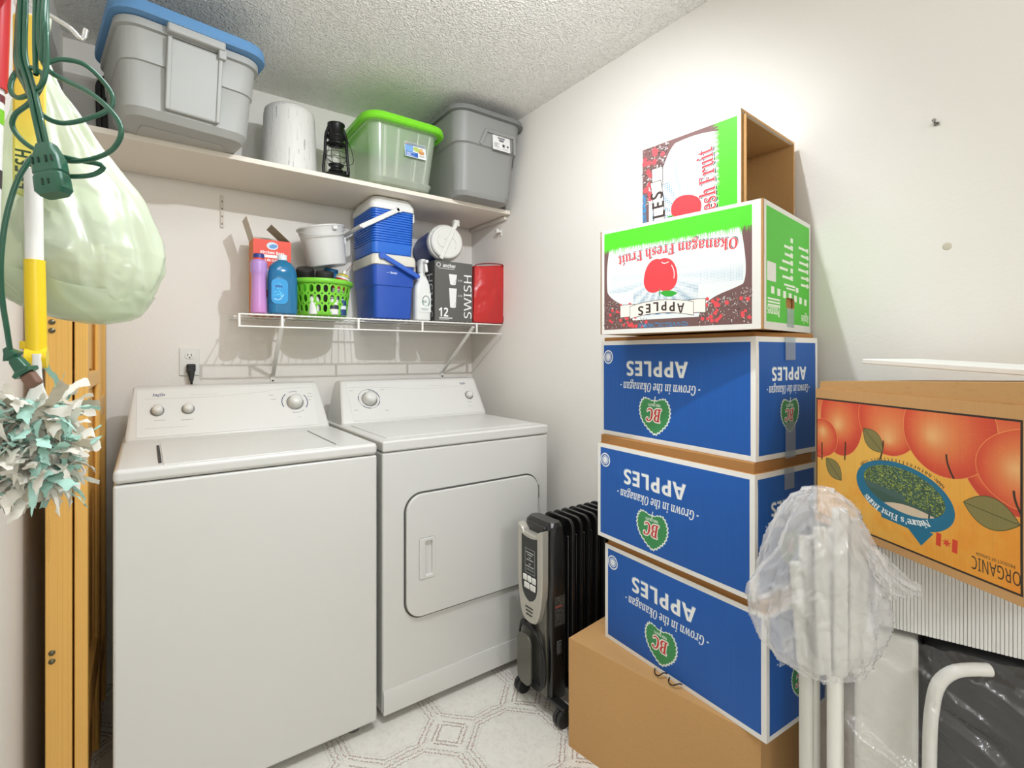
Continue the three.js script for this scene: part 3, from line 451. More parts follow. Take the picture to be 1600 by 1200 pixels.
{ // spray bottle
  const t = thing('spray_bottle', 'white trigger spray bottle with round leaf label beside the plain cooler', 'spray bottle', [-.428, WY, .275]);
  const R = (w, d, y, r = .018) => ring(w, d, r, y, 0, 0, 6), w = M(0xe2e4e0, .4);
  obj('body', loft([R(.066, .046, 0, .014), R(.074, .052, .004), R(.075, .053, .13), R(.068, .05, .16), R(.045, .04, .19), R(.03, .03, .205, .014), R(.028, .028, .215, .014)], { crease: .5 }), w, t);
  obj('trigger_head', [loft([R(.032, .03, .213, .012), R(.034, .034, .23, .012), R(.03, .05, .248, .012), R(.026, .06, .262, .01), R(.022, .05, .27, .01)]), rbox(.014, .014, .03, .004, 0, .256, .042), bar([0, .247, .04], [0, .21, .05], .01, .012)], w, t);
  const l = obj('label', bx2(.056, .085, .0008), tm(tex(260, 390, (c, W, h) => { c.fillStyle = '#e4e7e3'; c.fillRect(0, 0, W, h); c.lineWidth = 14; c.strokeStyle = '#2d4b4a'; c.beginPath(); c.ellipse(150, 170, 78, 112, 0, 2.4, 7.2); c.stroke(); c.strokeStyle = '#6fae95'; c.lineWidth = 8; c.beginPath(); c.ellipse(150, 170, 62, 94, 0, 0, 3.4); c.stroke(); c.fillStyle = '#33584f'; text(c, 'eco', 110, 170, 100, 60, SI, '#33584f'); c.fillRect(40, 320, 170, 8); c.fillRect(60, 345, 130, 6); }), .4), t); l.position.set(.004, .078, .0272);
}
{ // glass box
  const t = thing('glassware_box', 'grey glassware carton printed SWISH with two white tumblers', 'box', [-.277, WY, .2]);
  const bg = '#5d5c58', W = .196, HH = .272, D = .2;
  const fr = tex(720, 1000, (c, w, h) => {
    c.fillStyle = bg; c.fillRect(0, 0, w, h); text(c, 'anchor', 270, 68, 250, 62, SB, '#f0f0ec'); c.fillStyle = '#d8d8d4'; c.fillRect(70, 116, 300, 8); c.beginPath(); c.arc(70, 64, 34, 0, 7); c.lineWidth = 9; c.strokeStyle = '#eee'; c.stroke();
    c.save(); c.translate(630, 560); c.rotate(-Math.PI / 2); text(c, 'SWISH', 0, 0, 780, 150, SR, '#efefec'); c.restore();
    const cup = (x, y, w1, w2, hh) => { c.fillStyle = '#e9e9e6'; c.beginPath(); c.moveTo(x - w1, y); c.lineTo(x + w1, y); c.lineTo(x + w2, y + hh); c.quadraticCurveTo(x, y + hh + 22, x - w2, y + hh); c.fill(); c.strokeStyle = '#8a8a86'; c.lineWidth = 5; c.beginPath(); c.moveTo(x + 10, y + hh - 10); c.quadraticCurveTo(x + w2, y + hh - 50, x + w2 - 8, y + hh - 80); c.stroke(); };
    cup(340, 205, 78, 52, 170); cup(340, 440, 74, 54, 320); text(c, '8-16', 480, 300, 80, 34, SB, '#ccc'); text(c, '6-16', 480, 560, 80, 34, SB, '#ccc');
    text(c, '12', 160, 850, 190, 150, SB, '#f3f3f0'); c.fillStyle = '#cfcfcb'; c.fillRect(80, 935, 250, 22); c.fillStyle = '#aaa'; c.fillRect(80, 968, 190, 10);
  });
  const sd = tex(400, 1000, (c, w, h) => { c.fillStyle = '#4b4a47'; c.fillRect(0, 0, w, h); c.save(); c.translate(290, 560); c.rotate(-Math.PI / 2); text(c, 'SWISH', 0, 0, 760, 130, SR, '#e6e6e3'); c.restore(); });
  const pl = M(0x5d5c58, .6);
  obj('carton_body', new THREE.BoxGeometry(W, HH, D).translate(0, HH / 2, 0), [pl, tm(sd, .55), pl, pl, tm(fr, .55), pl], t);
  obj('top_flap', [box(W - .002, .0016, D / 2 - .001, 0, HH + .0008, D / 4), box(W - .002, .0016, D / 2 - .001, 0, HH + .0008, -D / 4)], pl, t);
}
{ // red lunch bag
  const t = thing('lunch_bag', 'shiny red lunch bag at the right end of the wire shelf', 'bag', [-.088, WY, .235]);
  const g = new THREE.BoxGeometry(.168, .278, .13, 20, 30, 10), p = g.attributes.position;
  for (let i = 0; i < p.count; i++) { let x = p.getX(i), y = p.getY(i), z = p.getZ(i); const ex = 1 - Math.pow(Math.abs(x) / .084, 6), ey = 1 - Math.pow(Math.abs(y) / .139, 6); if (z > .06) z += .014 * (1 - (x / .084) ** 2) * (1 - (y / .139) ** 2) + (fbm(x * 26 + 5, y * 20 + 3, 4) - .5) * .022 * ex * ey; if (y > .13) { y += (x / .084) * .011; z *= .9; } p.setXYZ(i, x + (y + .139) * .03, y + .139, z); }
  g.computeVertexNormals(); obj('bag_body', g, P(0xc22222, .3, { clearcoat: .4, clearcoatRoughness: .3 }), t);
  const edge = M(0x7d1414, .5); for (const z of [.064, -.064]) obj('piping', tube([[-.083, .004, z], [-.077, .262, z], [-.07, .273, z], [.085, .288, z], [.089, .28, z], [.084, .006, z], [.075, .002, z], [-.076, .002, z]], .0026, 80, 6, true), edge, t);
}

// ---------------------------------------------------------------- pine frames between washer and left wall
{
  const wood = (w, h, d, x, y, z, r = .003) => rbox(w, h, d, r, x, y, z, 2);
  const screw = (t, x, y, z) => { const s = obj('bolt', lathe([[0, .004], [.003, .004], [.0035, .002], [.006, .002], [.0065, 0]].reverse(), 20).rotateX(Math.PI / 2).translate(x, y, z), M(0x6f6a52, .35, { metalness: .7 }), t); };
  const a = thing('pine_frame', 'orange pine frame with pairs of bolts in its front post, nearest the left wall', 'wooden frame', [0, 0, 0], 0);
  obj('front_post', wood(.048, 1.5, .06, -1.594, .75, .725), pine, a); obj('back_post', wood(.048, 1.5, .06, -1.594, .75, .08), pine, a);
  for (const y of [.12, .75, 1.42]) obj('rail', wood(.03, .08, .59, -1.594, y, .4), pine, a);
  for (const y of [1.268, 1.248, .492, .472]) screw(a, -1.606, y, .755);
  const b = thing('pine_frame', 'orange pine frame with grooved stiles and rails, beside the washer', 'wooden frame');
  obj('front_stile', wood(.025, 1.5, .036, -1.5535, .75, .737), pine, b); obj('middle_stile', wood(.025, 1.5, .075, -1.5535, .75, .345), pine, b); obj('back_stile', wood(.025, 1.5, .07, -1.5535, .75, .08), pine, b);
  for (const y of [.30, 1.125]) { obj('rail', wood(.022, y < .5 ? .10 : .042, .345, -1.5535, y, .55), pine, b); obj('rail', wood(.022, .06, .2, -1.5535, y - .1, .21), pine, b); }
  for (const y of [.70, 1.33, .12]) obj('inset_panel', wood(.008, y === .7 ? .79 : y > 1 ? .36 : .26, .345, -1.561, y, .55, .002), pine, b);
  for (const z of [.715, .388]) obj('bead', rod([-1.548, .02, z], [-1.548, 1.49, z], .005, 8), pine, b);
}
// ---------------------------------------------------------------- things hanging on the left wall
{
  const t = thing('hook_rail', 'white hook rail on the left wall above the hanging tools', 'hook rail', [X0, 1.78, 1.3]);
  obj('back_strip', rbox(.014, .05, .56, .003, .007, 0, 0), whitePlastic, t);
  for (const z of [-.105, .035, .07, .15]) obj('hook', tube([[.012, .01, z], [.06, .0, z], [.128, -.025, z], [.145, -.04, z], [.15, -.02, z]], .004, 24), chrome, t);
}
{ // red gripped broom handle
  const t = thing('broom_handle', 'white broom handle with a red grip at the left edge of the photo', 'broom');
  const A = V(-1.5945, 1.73, 1.371), d = V(-1.640, 0, 1.356).sub(A), at = (y) => A.clone().addScaledVector(d, (A.y - y) / A.y).toArray();
  obj('grip', rod(at(1.73), at(1.556), .0165, 24), M(0xc8262c, .35), t); obj('pole', rod(at(1.556), at(.02), .0135, 24), M(0xe8e8e6, .35), t);
  obj('band', rod(at(1.548), at(1.538), .014, 24), M(0x6b2a30, .5), t); lab(obj('label_band', rod(at(1.528), at(1.508), .0139, 24), M(0x7cc421, .5), t), 'bright green label band');
  obj('label_patch', rod(at(1.445), at(1.42), .0139, 24), M(0x3a3234, .6), t);
  obj('bristle_block', rbox(.03, .06, .2, .006, -1.628, .03, 1.356), M(0xc8262c, .4), t);
}
{ // yellow handle behind the duster
  const t = thing('yellow_handle', 'broad flat yellow tool handle with dark green lettering behind the duster pole', 'tool handle');
  const g = extrude(rrShape(.036, .27, .012), .008, .0025, 6), txt = tm(tex(128, 1024, (c, w, h) => { c.fillStyle = '#f3d650'; c.fillRect(0, 0, w, h); const q = c.createLinearGradient(0, 600, 0, h); q.addColorStop(0, 'rgba(205,215,120,0)'); q.addColorStop(1, 'rgba(205,215,120,1)'); c.fillStyle = q; c.fillRect(0, 600, w, 424); c.save(); c.translate(40, 880); c.rotate(-Math.PI / 2); text(c, 'FRESH', 0, 0, 230, 62, SB, '#25401a'); c.restore(); }), .4);
  const u = g.attributes.uv, p = g.attributes.position; for (let i = 0; i < u.count; i++) u.setXY(i, p.getX(i) / .036 + .5, p.getY(i) / .27 + .5);
  const m = obj('grip', g, txt, t); m.position.set(-1.568, 1.56, 1.315); m.rotation.y = .15;
  obj('hang_loop', new THREE.TorusGeometry(.014, .003, 8, 24).translate(-1.568, 1.71, 1.318), M(0xe9e6dc, .4), t);
}
{ // extendable duster
  const t = thing('feather_duster', 'duster on a white and yellow pole with shaggy white and mint head', 'duster');
  const yl = M(0xf2cf1e, .35), wp = M(0xeeede8, .35);
  obj('pole', rod([-1.562, 1.462, 1.330], [-1.5605, 1.325, 1.3305], .0105, 24), wp, t);
  obj('grip', rod([-1.5605, 1.33, 1.3305], [-1.558, 1.194, 1.3325], .0122, 24), yl, t);
  obj('hang_ring', new THREE.TorusGeometry(.009, .0022, 8, 24).translate(-1.561, 1.472, 1.331), chrome, t);
  obj('joint', [cyl(.016, .0155, .024, 0, 0, 0).rotateZ(Math.PI / 2).translate(-1.558, 1.186, 1.3325), rbox(.02, .026, .02, .006, -1.558, 1.19, 1.3325), rbox(.008, .012, .006, .002, -1.573, 1.205, 1.328)], yl, t);
  obj('neck', loft([ring(.011, .01, .004, 1.192, -1.556, 1.345), ring(.011, .008, .004, 1.165, -1.556, 1.345), ring(.014, .008, .004, 1.145, -1.556, 1.343), ring(.026, .01, .004, 1.125, -1.557, 1.338), ring(.03, .012, .005, 1.06, -1.557, 1.334)]), wp, t);
  obj('core', loft([circle(.012, 1.122, -1.558, 1.332, 16), circle(.024, 1.10, -1.558, 1.332, 16), circle(.026, 1.0, -1.558, 1.332, 16), circle(.012, .975, -1.558, 1.332, 16)]), M(0xcfcabb, .95), t);
  const strip = (out) => {
    const a = rnd(0, 6.283), y0 = 1.125 - rnd(0, 1) * .135, L = rnd(.036, .070) * (y0 < 1.01 ? .95 : 1), w = rnd(.007, .019), droop = rnd(-.9, 1.9) + (y0 < 1.03 ? .5 : 0), tw = rnd(-1.6, 1.6), n = 12, pos = [], uv = [], idx = [];
    let r = .012, y = y0, ang = rnd(-.2, .3); const sx = Math.cos(a), sz = Math.sin(a);
    for (let i = 0; i <= n; i++) {
      const wv = w * (i % 2 ? 1.08 : .9) * rnd(.9, 1.1), jag = i === n ? rnd(-.003, .003) : 0;
      for (const s of [-1, 0, 1]) { const q = s * wv * .5, b = tw * i / n; pos.push(-1.558 + sx * (r + jag * s) - sz * q * Math.cos(b), y + q * Math.sin(b) + (s ? 0 : .0022) + rnd(-.0015, .0015), 1.332 + sz * (r + jag * s) + sx * q * Math.cos(b)); uv.push(s / 2 + .5, i / n); }
      ang -= droop / n + rnd(-.3, .3); r += Math.cos(ang) * L / n; y += Math.sin(ang) * L / n;
    }
    for (let i = 0; i < n; i++) for (let k = 0; k < 2; k++) { const o = i * 3 + k; idx.push(o, o + 1, o + 3, o + 1, o + 4, o + 3); }
    const g = new THREE.BufferGeometry(); g.setAttribute('position', new THREE.Float32BufferAttribute(pos, 3)); g.setAttribute('uv', new THREE.Float32BufferAttribute(uv, 2)); g.setIndex(idx); g.computeVertexNormals(); out.push(g);
  };
  const W = [], G = [], N = []; for (let i = 0; i < 210; i++) strip(W); for (let i = 0; i < 60; i++) strip(N); for (let i = 0; i < 110; i++) strip(G);
  const fab = (c) => P(c, .95, { side: THREE.DoubleSide, transmission: .12, thickness: 0 });
  for (const [l, c, d] of [[W, 0xece8dc, 'white dust cloth strips'], [N, 0xc9c1ad, 'dusty beige cloth strips'], [G, 0xb4ded0, 'mint green cloth strips']]) { const m = obj('dust_cloth', l, fab(c), t); m.userData.kind = 'stuff'; m.userData.label = d; }
}
{ // green extension cord
  const t = thing('extension_cord', 'green outdoor extension cord hung in loose loops with a triple outlet end', 'cord');
  const gm = P(0x1d5a42, .35, { clearcoat: .3 });
  const A = [[-1.535,1.627,1.459],[-1.537,1.597,1.452],[-1.537,1.576,1.446],[-1.520,1.586,1.446],[-1.496,1.586,1.450],[-1.476,1.569,1.453],[-1.465,1.550,1.455],[-1.467,1.534,1.453],[-1.496,1.510,1.450],[-1.520,1.501,1.446],[-1.536,1.507,1.440],[-1.548,1.524,1.438],[-1.555,1.542,1.433],[-1.565,1.567,1.413],[-1.570,1.595,1.397],[-1.569,1.621,1.398],[-1.567,1.66,1.399],[-1.562,1.73,1.372],[-1.556,1.752,1.371]];
  const B = [[-1.552,1.752,1.370],[-1.544,1.72,1.400],[-1.542,1.637,1.436],[-1.542,1.601,1.436],[-1.533,1.568,1.449],[-1.514,1.551,1.468],[-1.490,1.534,1.492],[-1.469,1.512,1.513],[-1.455,1.490,1.524],[-1.453,1.475,1.525],[-1.461,1.459,1.513],[-1.480,1.451,1.486],[-1.509,1.450,1.453],[-1.533,1.461,1.424],[-1.560,1.478,1.405],[-1.573,1.498,1.401],[-1.570,1.511,1.409],[-1.553,1.525,1.428],[-1.541,1.541,1.443],[-1.537,1.558,1.445],[-1.551,1.575,1.423],[-1.567,1.578,1.399],[-1.574,1.567,1.394],[-1.575,1.547,1.400],[-1.567,1.535,1.412],[-1.549,1.536,1.437],[-1.536,1.544,1.459],[-1.532,1.569,1.461],[-1.532,1.602,1.461],[-1.533,1.630,1.455],[-1.540,1.71,1.41],[-1.553,1.753,1.371]];
  const Cc = [[-1.557,1.753,1.370],[-1.564,1.71,1.395],[-1.564,1.640,1.414],[-1.564,1.589,1.414],[-1.557,1.559,1.425],[-1.549,1.527,1.450],[-1.542,1.491,1.461],[-1.536,1.455,1.459]];
  const D = [[-1.531,1.458,1.444],[-1.504,1.452,1.457],[-1.474,1.447,1.465],[-1.484,1.436,1.459],[-1.516,1.430,1.448],[-1.534,1.436,1.435],[-1.543,1.450,1.429],[-1.547,1.458,1.426],[-1.557,1.438,1.431],[-1.566,1.411,1.431],[-1.575,1.365,1.431],[-1.580,1.311,1.427],[-1.581,1.266,1.414],[-1.578,1.224,1.404],[-1.577,1.198,1.392]];
  const up = (l) => [...l.slice(0, 0), ...l];
  obj('cable', [tube([[-1.548, 1.752, 1.371], [-1.538, 1.70, 1.42], ...A], .0032, 150), tube(B, .0032, 220), tube(Cc, .0034, 60), tube(D, .0032, 110)].concat([tube(Cc.map((p) => [p[0] + .006, p[1], p[2] + .004]), .003, 60), tube([[-1.553, 1.752, 1.371], [-1.548, 1.69, 1.415], [-1.547, 1.62, 1.43], [-1.545, 1.56, 1.44]], .003, 30)]), gm, t);
  const blk = obj('triple_outlet', loft([ring(.02, .018, .006, .004, 0, 0), ring(.026, .022, .008, -.004), ring(.034, .024, .008, -.016), ring(.036, .024, .008, -.034), ring(.033, .022, .008, -.036), ring(.036, .025, .008, -.04), ring(.037, .025, .008, -.058), ring(.028, .02, .006, -.064)], { crease: .5 }), gm, t);
  blk.position.set(-1.531, 1.458, 1.464); blk.rotation.set(-.1, -.55, .16);
  for (const [x, y] of [[-.008, -.02], [.008, -.02], [0, -.05]]) { const sl = obj('slots', [box(.002, .009, .003, x - .003, y, .0118), box(.002, .007, .003, x + .004, y, .0118)], M(0x0f2e22, .6), blk); }
  const pl = obj('plug_end', loft([ring(.008, .008, .003, .014), ring(.012, .012, .004, .008), ring(.022, .016, .004, .0), ring(.012, .012, .004, -.003), ring(.015, .013, .004, -.006), ring(.018, .014, .004, -.02), ring(.028, .018, .004, -.024), ring(.026, .017, .004, -.028)], { crease: .5 }), gm, t);
  pl.position.set(-1.574, 1.188, 1.390); pl.rotation.set(.1, -.5, .62);
  lab(obj('prong_cover', [rbox(.017, .02, .012, .003, 0, -.038, 0)], M(0x7b5c4c, .6), pl), 'brown prong cover');
}
{ // bag of bags
  const t = thing('plastic_bag', 'pale green plastic bag stuffed with other bags, hanging by the pine frames', 'plastic bag');
  const L = [[-1.566,1.752,1.195,.006],[-1.577,1.699,1.195,.008],[-1.571,1.652,1.199,.019],[-1.559,1.594,1.208,.042],[-1.546,1.528,1.217,.066],[-1.542,1.501,1.220,.076],[-1.534,1.463,1.226,.091],[-1.527,1.420,1.231,.101],[-1.521,1.367,1.235,.109],[-1.520,1.335,1.236,.107],[-1.518,1.308,1.237,.098],[-1.512,1.281,1.242,.081],[-1.502,1.262,1.249,.061],[-1.495,1.251,1.254,.038],[-1.493,1.247,1.256,.010]];
  const n = 128, rows = [], S = 7;
  for (let j = 0; j < L.length - 1; j++) for (let s = 0; s < S; s++) {
    const f = s / S, q = L[j].map((v, k) => v + (L[j + 1][k] - v) * f), R = [], y01 = (1.752 - q[1]) / .5;
    for (let i = 0; i < n; i++) {
      const a = i / n * 6.283185, fold = Math.pow(Math.abs(Math.sin(a * 4 + 3 * noise(y01 * 2.2, 1, 7))), .7) - .6, cr = ridge(a * 1.9 + y01 * 2, y01 * 2.6 + a * .3, 21) * .6 + ridge(a * 3.4 - y01 * 3, y01 * 5, 23) * .28 + ridge(a * 7, y01 * 8, 25) * .12;
      const k = q[3] * (1.0 + fold * .19 * (1 - .5 * y01) + (cr - .5) * .30);
      R.push(V(q[0] + Math.cos(a) * k, q[1] + (fbm(a * 2, y01 * 6, 31) - .5) * .016 * Math.min(1, q[3] / .05), q[2] + Math.sin(a) * k * .7));
    }
    rows.push(R);
  }
  const pm = P(0xe9f2dc, .24, { transmission: .5, thickness: 0, side: THREE.DoubleSide });
  obj('bag_film', loft(rows, { crease: 0 }), pm, t);
  const hem = []; for (let s = 0; s <= 14; s++) { const f = s / 14, R = []; for (let i = 0; i < n; i++) { const a = i / n * 6.283185, top = 1.318 - .022 * Math.sin(a * 1 + 1.2) + .006 * Math.sin(a * 3), y = top + (1.246 - top) * f; let j = 0; while (j < L.length - 2 && L[j + 1][1] > y) j++; const g = Math.min(1, Math.max(0, (L[j][1] - y) / (L[j][1] - L[j + 1][1]))), m = L[j].map((v, k) => v + (L[j + 1][k] - v) * g), k = m[3] * (1.06 - .02 * f + .05 * (ridge(a * 3 + f, f * 2, 91) - .5)) + .004; R.push(V(m[0] + Math.cos(a) * k, y - .004, m[2] + Math.sin(a) * k * .72)); } hem.push(R); }
  obj('bag_hem', loft(hem, { crease: 0, capA: false }), pm, t);
  const bl = (x, y, z, r, c, s) => { const g = new THREE.IcosahedronGeometry(r, 5), p = g.attributes.position, v = V(0, 0, 0); for (let i = 0; i < p.count; i++) { v.fromBufferAttribute(p, i); const q = v.clone().normalize(), k = 1 + (1 - 2 * Math.abs(fbm(q.x * 3 + q.z * 2 + s, q.y * 3 - q.z + s, s) - .5) * 2 - .5) * .3; p.setXYZ(i, v.x * k, v.y * k, v.z * k); } g.computeVertexNormals(); return obj('stuffed_bag', g.translate(x, y, z), P(c, .5, { transmission: .2, thickness: 0 }), t); };
  bl(-1.535, 1.405, 1.235, .062, 0xf0f1e8, 3); bl(-1.505, 1.33, 1.25, .048, 0xf4f0dc, 8); bl(-1.55, 1.31, 1.225, .045, 0xe6efdb, 12); lab(bl(-1.518, 1.288, 1.272, .022, 0x8fd3c6, 17), 'small turquoise plastic scrap');
  for (const s of [-1, 1]) obj('knotted_handle', tube([[-1.566 + s * .006, 1.76, 1.195], [-1.575 + s * .01, 1.70, 1.195], [-1.56 + s * .02, 1.62, 1.205]], .004, 20), pm, t);
}
{ const h = thing('picture_nail', 'small bent nail stuck in the right wall, high beside the top carton', 'nail', [0, 1.707, 1.984]); obj('shank', rod([.004, 0, 0], [-.012, .003, .002], .0015), M(0x6a655c, .4, { metalness: .6 }), h); obj('head', [cyl(.004, .004, .0015, 0, 0, 0, 14).rotateZ(Math.PI / 2).translate(-.012, .003, .002), rbox(.003, .006, .01, .001, -.003, -.003, .004)], M(0x77736a, .4, { metalness: .6 }), h); }
{ const h = thing('wall_plug', 'small off-white filled screw hole on the right wall below the bent nail', 'wall plug', [0, 1.429, 2.006]); obj('filler', lathe([[0, .0016], [.005, .0014], [.008, .0006], [.009, -.001]].reverse(), 24).rotateZ(Math.PI / 2), M(0xcfc6b4, .8), h); }

// ---------------------------------------------------------------- cartons
// local frame: x across (W), y up, z from 0 (near) back to -L; the printed long face looks to -x, the short face to +z
function pillow(W, h, L, amp, s) {
  const g = new THREE.BoxGeometry(W, h, L, 10, 8, 14), p = g.attributes.position, e = (v, m) => 1 - Math.pow(Math.abs(v) / m, 4);
  for (let i = 0; i < p.count; i++) {
    const x = p.getX(i), y = p.getY(i), z = p.getZ(i), a = W / 2, b = h / 2, c = L / 2; let X = x, Y = y, Z = z;
    if (Math.abs(x) > a - 1e-5) X += Math.sign(x) * (amp * e(y, b) * e(z, c) * (.4 + noise(y * 9 + s, z * 7, s)));
    if (Math.abs(z) > c - 1e-5) Z += Math.sign(z) * (amp * e(y, b) * e(x, a) * (.4 + noise(y * 9, x * 7 + s, s)));
    p.setXYZ(i, X + a, Y + b, Z - c);
  }
  g.computeVertexNormals(); return g;
}
function blueFace(side) {
  return tex(side ? 620 : 1080, 600, (c, w, h) => {
    c.fillStyle = '#efede6'; c.fillRect(0, 0, w, h); const m = side ? 26 : 26; c.fillStyle = '#1059ad'; c.fillRect(m, m, w - 2 * m, h - 2 * m);
    for (let x = m; x < w - m; x += 4) { c.fillStyle = `rgba(${rnd() < .5 ? '70,130,190' : '10,40,100'},${rnd(.02, .12)})`; const y0 = rnd(m, h * .6); c.fillRect(x, y0, 2, rnd(30, h - m - y0)); }
    c.save(); c.translate(w, h); c.rotate(Math.PI);
    const k = side ? .5 : .57, fw = side ? .56 : .43;
    text(c, 'APPLES', w * k + 4, h * (side ? .695 : .715) + 4, w * fw, side ? 66 : 88, SB, '#8fb0d8'); text(c, 'APPLES', w * k, h * (side ? .695 : .715), w * fw, side ? 66 : 88, SB, '#f4f4ef');
    text(c, '- Grown in the Okanagan -', w * (side ? .5 : .555), h * (side ? .565 : .535), w * (side ? .70 : .55), side ? 42 : 52, TI, '#f0f1ee');
    const cx = w * (side ? .49 : .575), cy = h * (side ? .365 : .285), R = side ? 78 : 100;
    const leaf = (r, f) => { c.fillStyle = f; c.beginPath(); const N = 56; for (let i = 0; i <= N; i++) { const u = i / N * 2 - 1, a = u * Math.PI, wv = Math.pow(Math.abs(Math.sin(a / 2)), .9) * (1.18 - .5 * Math.pow(Math.abs(Math.sin(a / 2)), 6)); let x = Math.sign(u) * Math.sin(Math.abs(a) * .93 + .0) * (1 + .12 * Math.abs(u)), y = -Math.cos(a) * .98 - (Math.abs(u) < .2 ? (.2 - Math.abs(u)) * .9 : 0); if (Math.abs(u) > .82) y -= (Math.abs(u) - .82) * 1.3; const z = 1 + (i % 2 ? .035 : -.035); c[i ? 'lineTo' : 'moveTo'](cx + x * r * z * 1.02, cy + y * r * z); } c.closePath(); c.fill(); };
    leaf(R * 1.1, '#e8eee2'); leaf(R, '#3a8f52'); c.strokeStyle = '#e8eee2'; c.lineWidth = 7; c.beginPath(); c.moveTo(cx, cy + R * .55); c.lineTo(cx - 8, cy + R * 1.0); c.stroke();
    text(c, 'BC', cx, cy - 8, R * 1.1, R * .75, TI, '#c8352f', '#f2efe6', 14); text(c, 'TREE FRUITS', cx, cy + R * .5, R * .95, 15, SB, '#f0f2e8');
    if (!side) { const x = w * .935, y = h * .83; c.strokeStyle = '#f1f1ec'; c.lineWidth = 8; c.beginPath(); c.arc(x, y, 40, 0, 7); c.stroke(); c.lineWidth = 5; c.beginPath(); c.arc(x, y, 26, 0, 7); c.stroke(); c.fillStyle = '#e8ecf0'; c.beginPath(); c.arc(x, y, 20, 0, 7); c.fill(); for (let i = 0; i < 4; i++) { c.fillRect(x + 46, y - 34 + i * 19, 22, 9); } }
    c.restore();
  });
}
const blueF = tm(blueFace(false), .5), blueS = tm(blueFace(true), .5), tapeM = P(0xe6ecf0, .25, { transmission: .86, thickness: 0 }), paper = M(0xefede6, .6);
function blueCarton(label, n, a, y0, tray, s, tapes) {
  const W = .263, h = .285, L = .513, t = thing('apple_carton', label, 'carton', [n[0], y0, n[1]], -a, 'blue apple cartons stacked against the right wall');
  obj('printed_sleeve', pillow(W, h, L, .004, s), [paper, blueF, kraft, kraft, blueS, paper], t);
  obj('inner_tray', rbox(W - .012, h + tray - .004, L - .012, .004, W / 2, (h + tray) / 2 + .002, -L / 2), kraftDark, t);
  for (const [y, hh] of tapes) obj('tape', rbox(.042, hh, .0012, .0005, W * .5, y, .0055), tapeM, t);
  return t;
}
blueCarton('blue apple carton standing on the plain brown box, bottom of the three blue ones', [-.316, 1.771], .055, .331, .0205, 3, []);
blueCarton('blue apple carton in the middle of the three blue ones', [-.324, 1.749], .053, .637, .0255, 5, [[.262, .05]]);
blueCarton('blue apple carton under the green one, top of the three blue ones', [-.311, 1.744], .065, .948, .0115, 9, [[.258, .055], [.04, .085]]);
{ // plain carton on the floor
  const t = thing('plain_carton', 'plain brown cardboard box on the floor carrying the carton stack', 'carton', [-.306, 0, 1.753], .137);
  const W = .285, h = .329, L = .56;
  obj('carton_body', pillow(W, h, L, .004, 11), kraft, t);
  for (const x of [W * .25, W * .75]) obj('top_flap', rbox(W / 2 - .001, .003, L - .002, .0012, x, h - .0002, -L / 2), kraft, t);
  const w = tag(obj('wire_tie', tube([[-.300, .3345, 1.455], [-.316, .335, 1.468], [-.322, .338, 1.485], [-.310, .345, 1.492], [-.296, .338, 1.50], [-.316, .335, 1.512], [-.323, .337, 1.53], [-.313, .343, 1.542], [-.297, .336, 1.545]], .0016, 60), black), 'thin black wire tie looping out from under the bottom blue carton', 'wire tie');
}
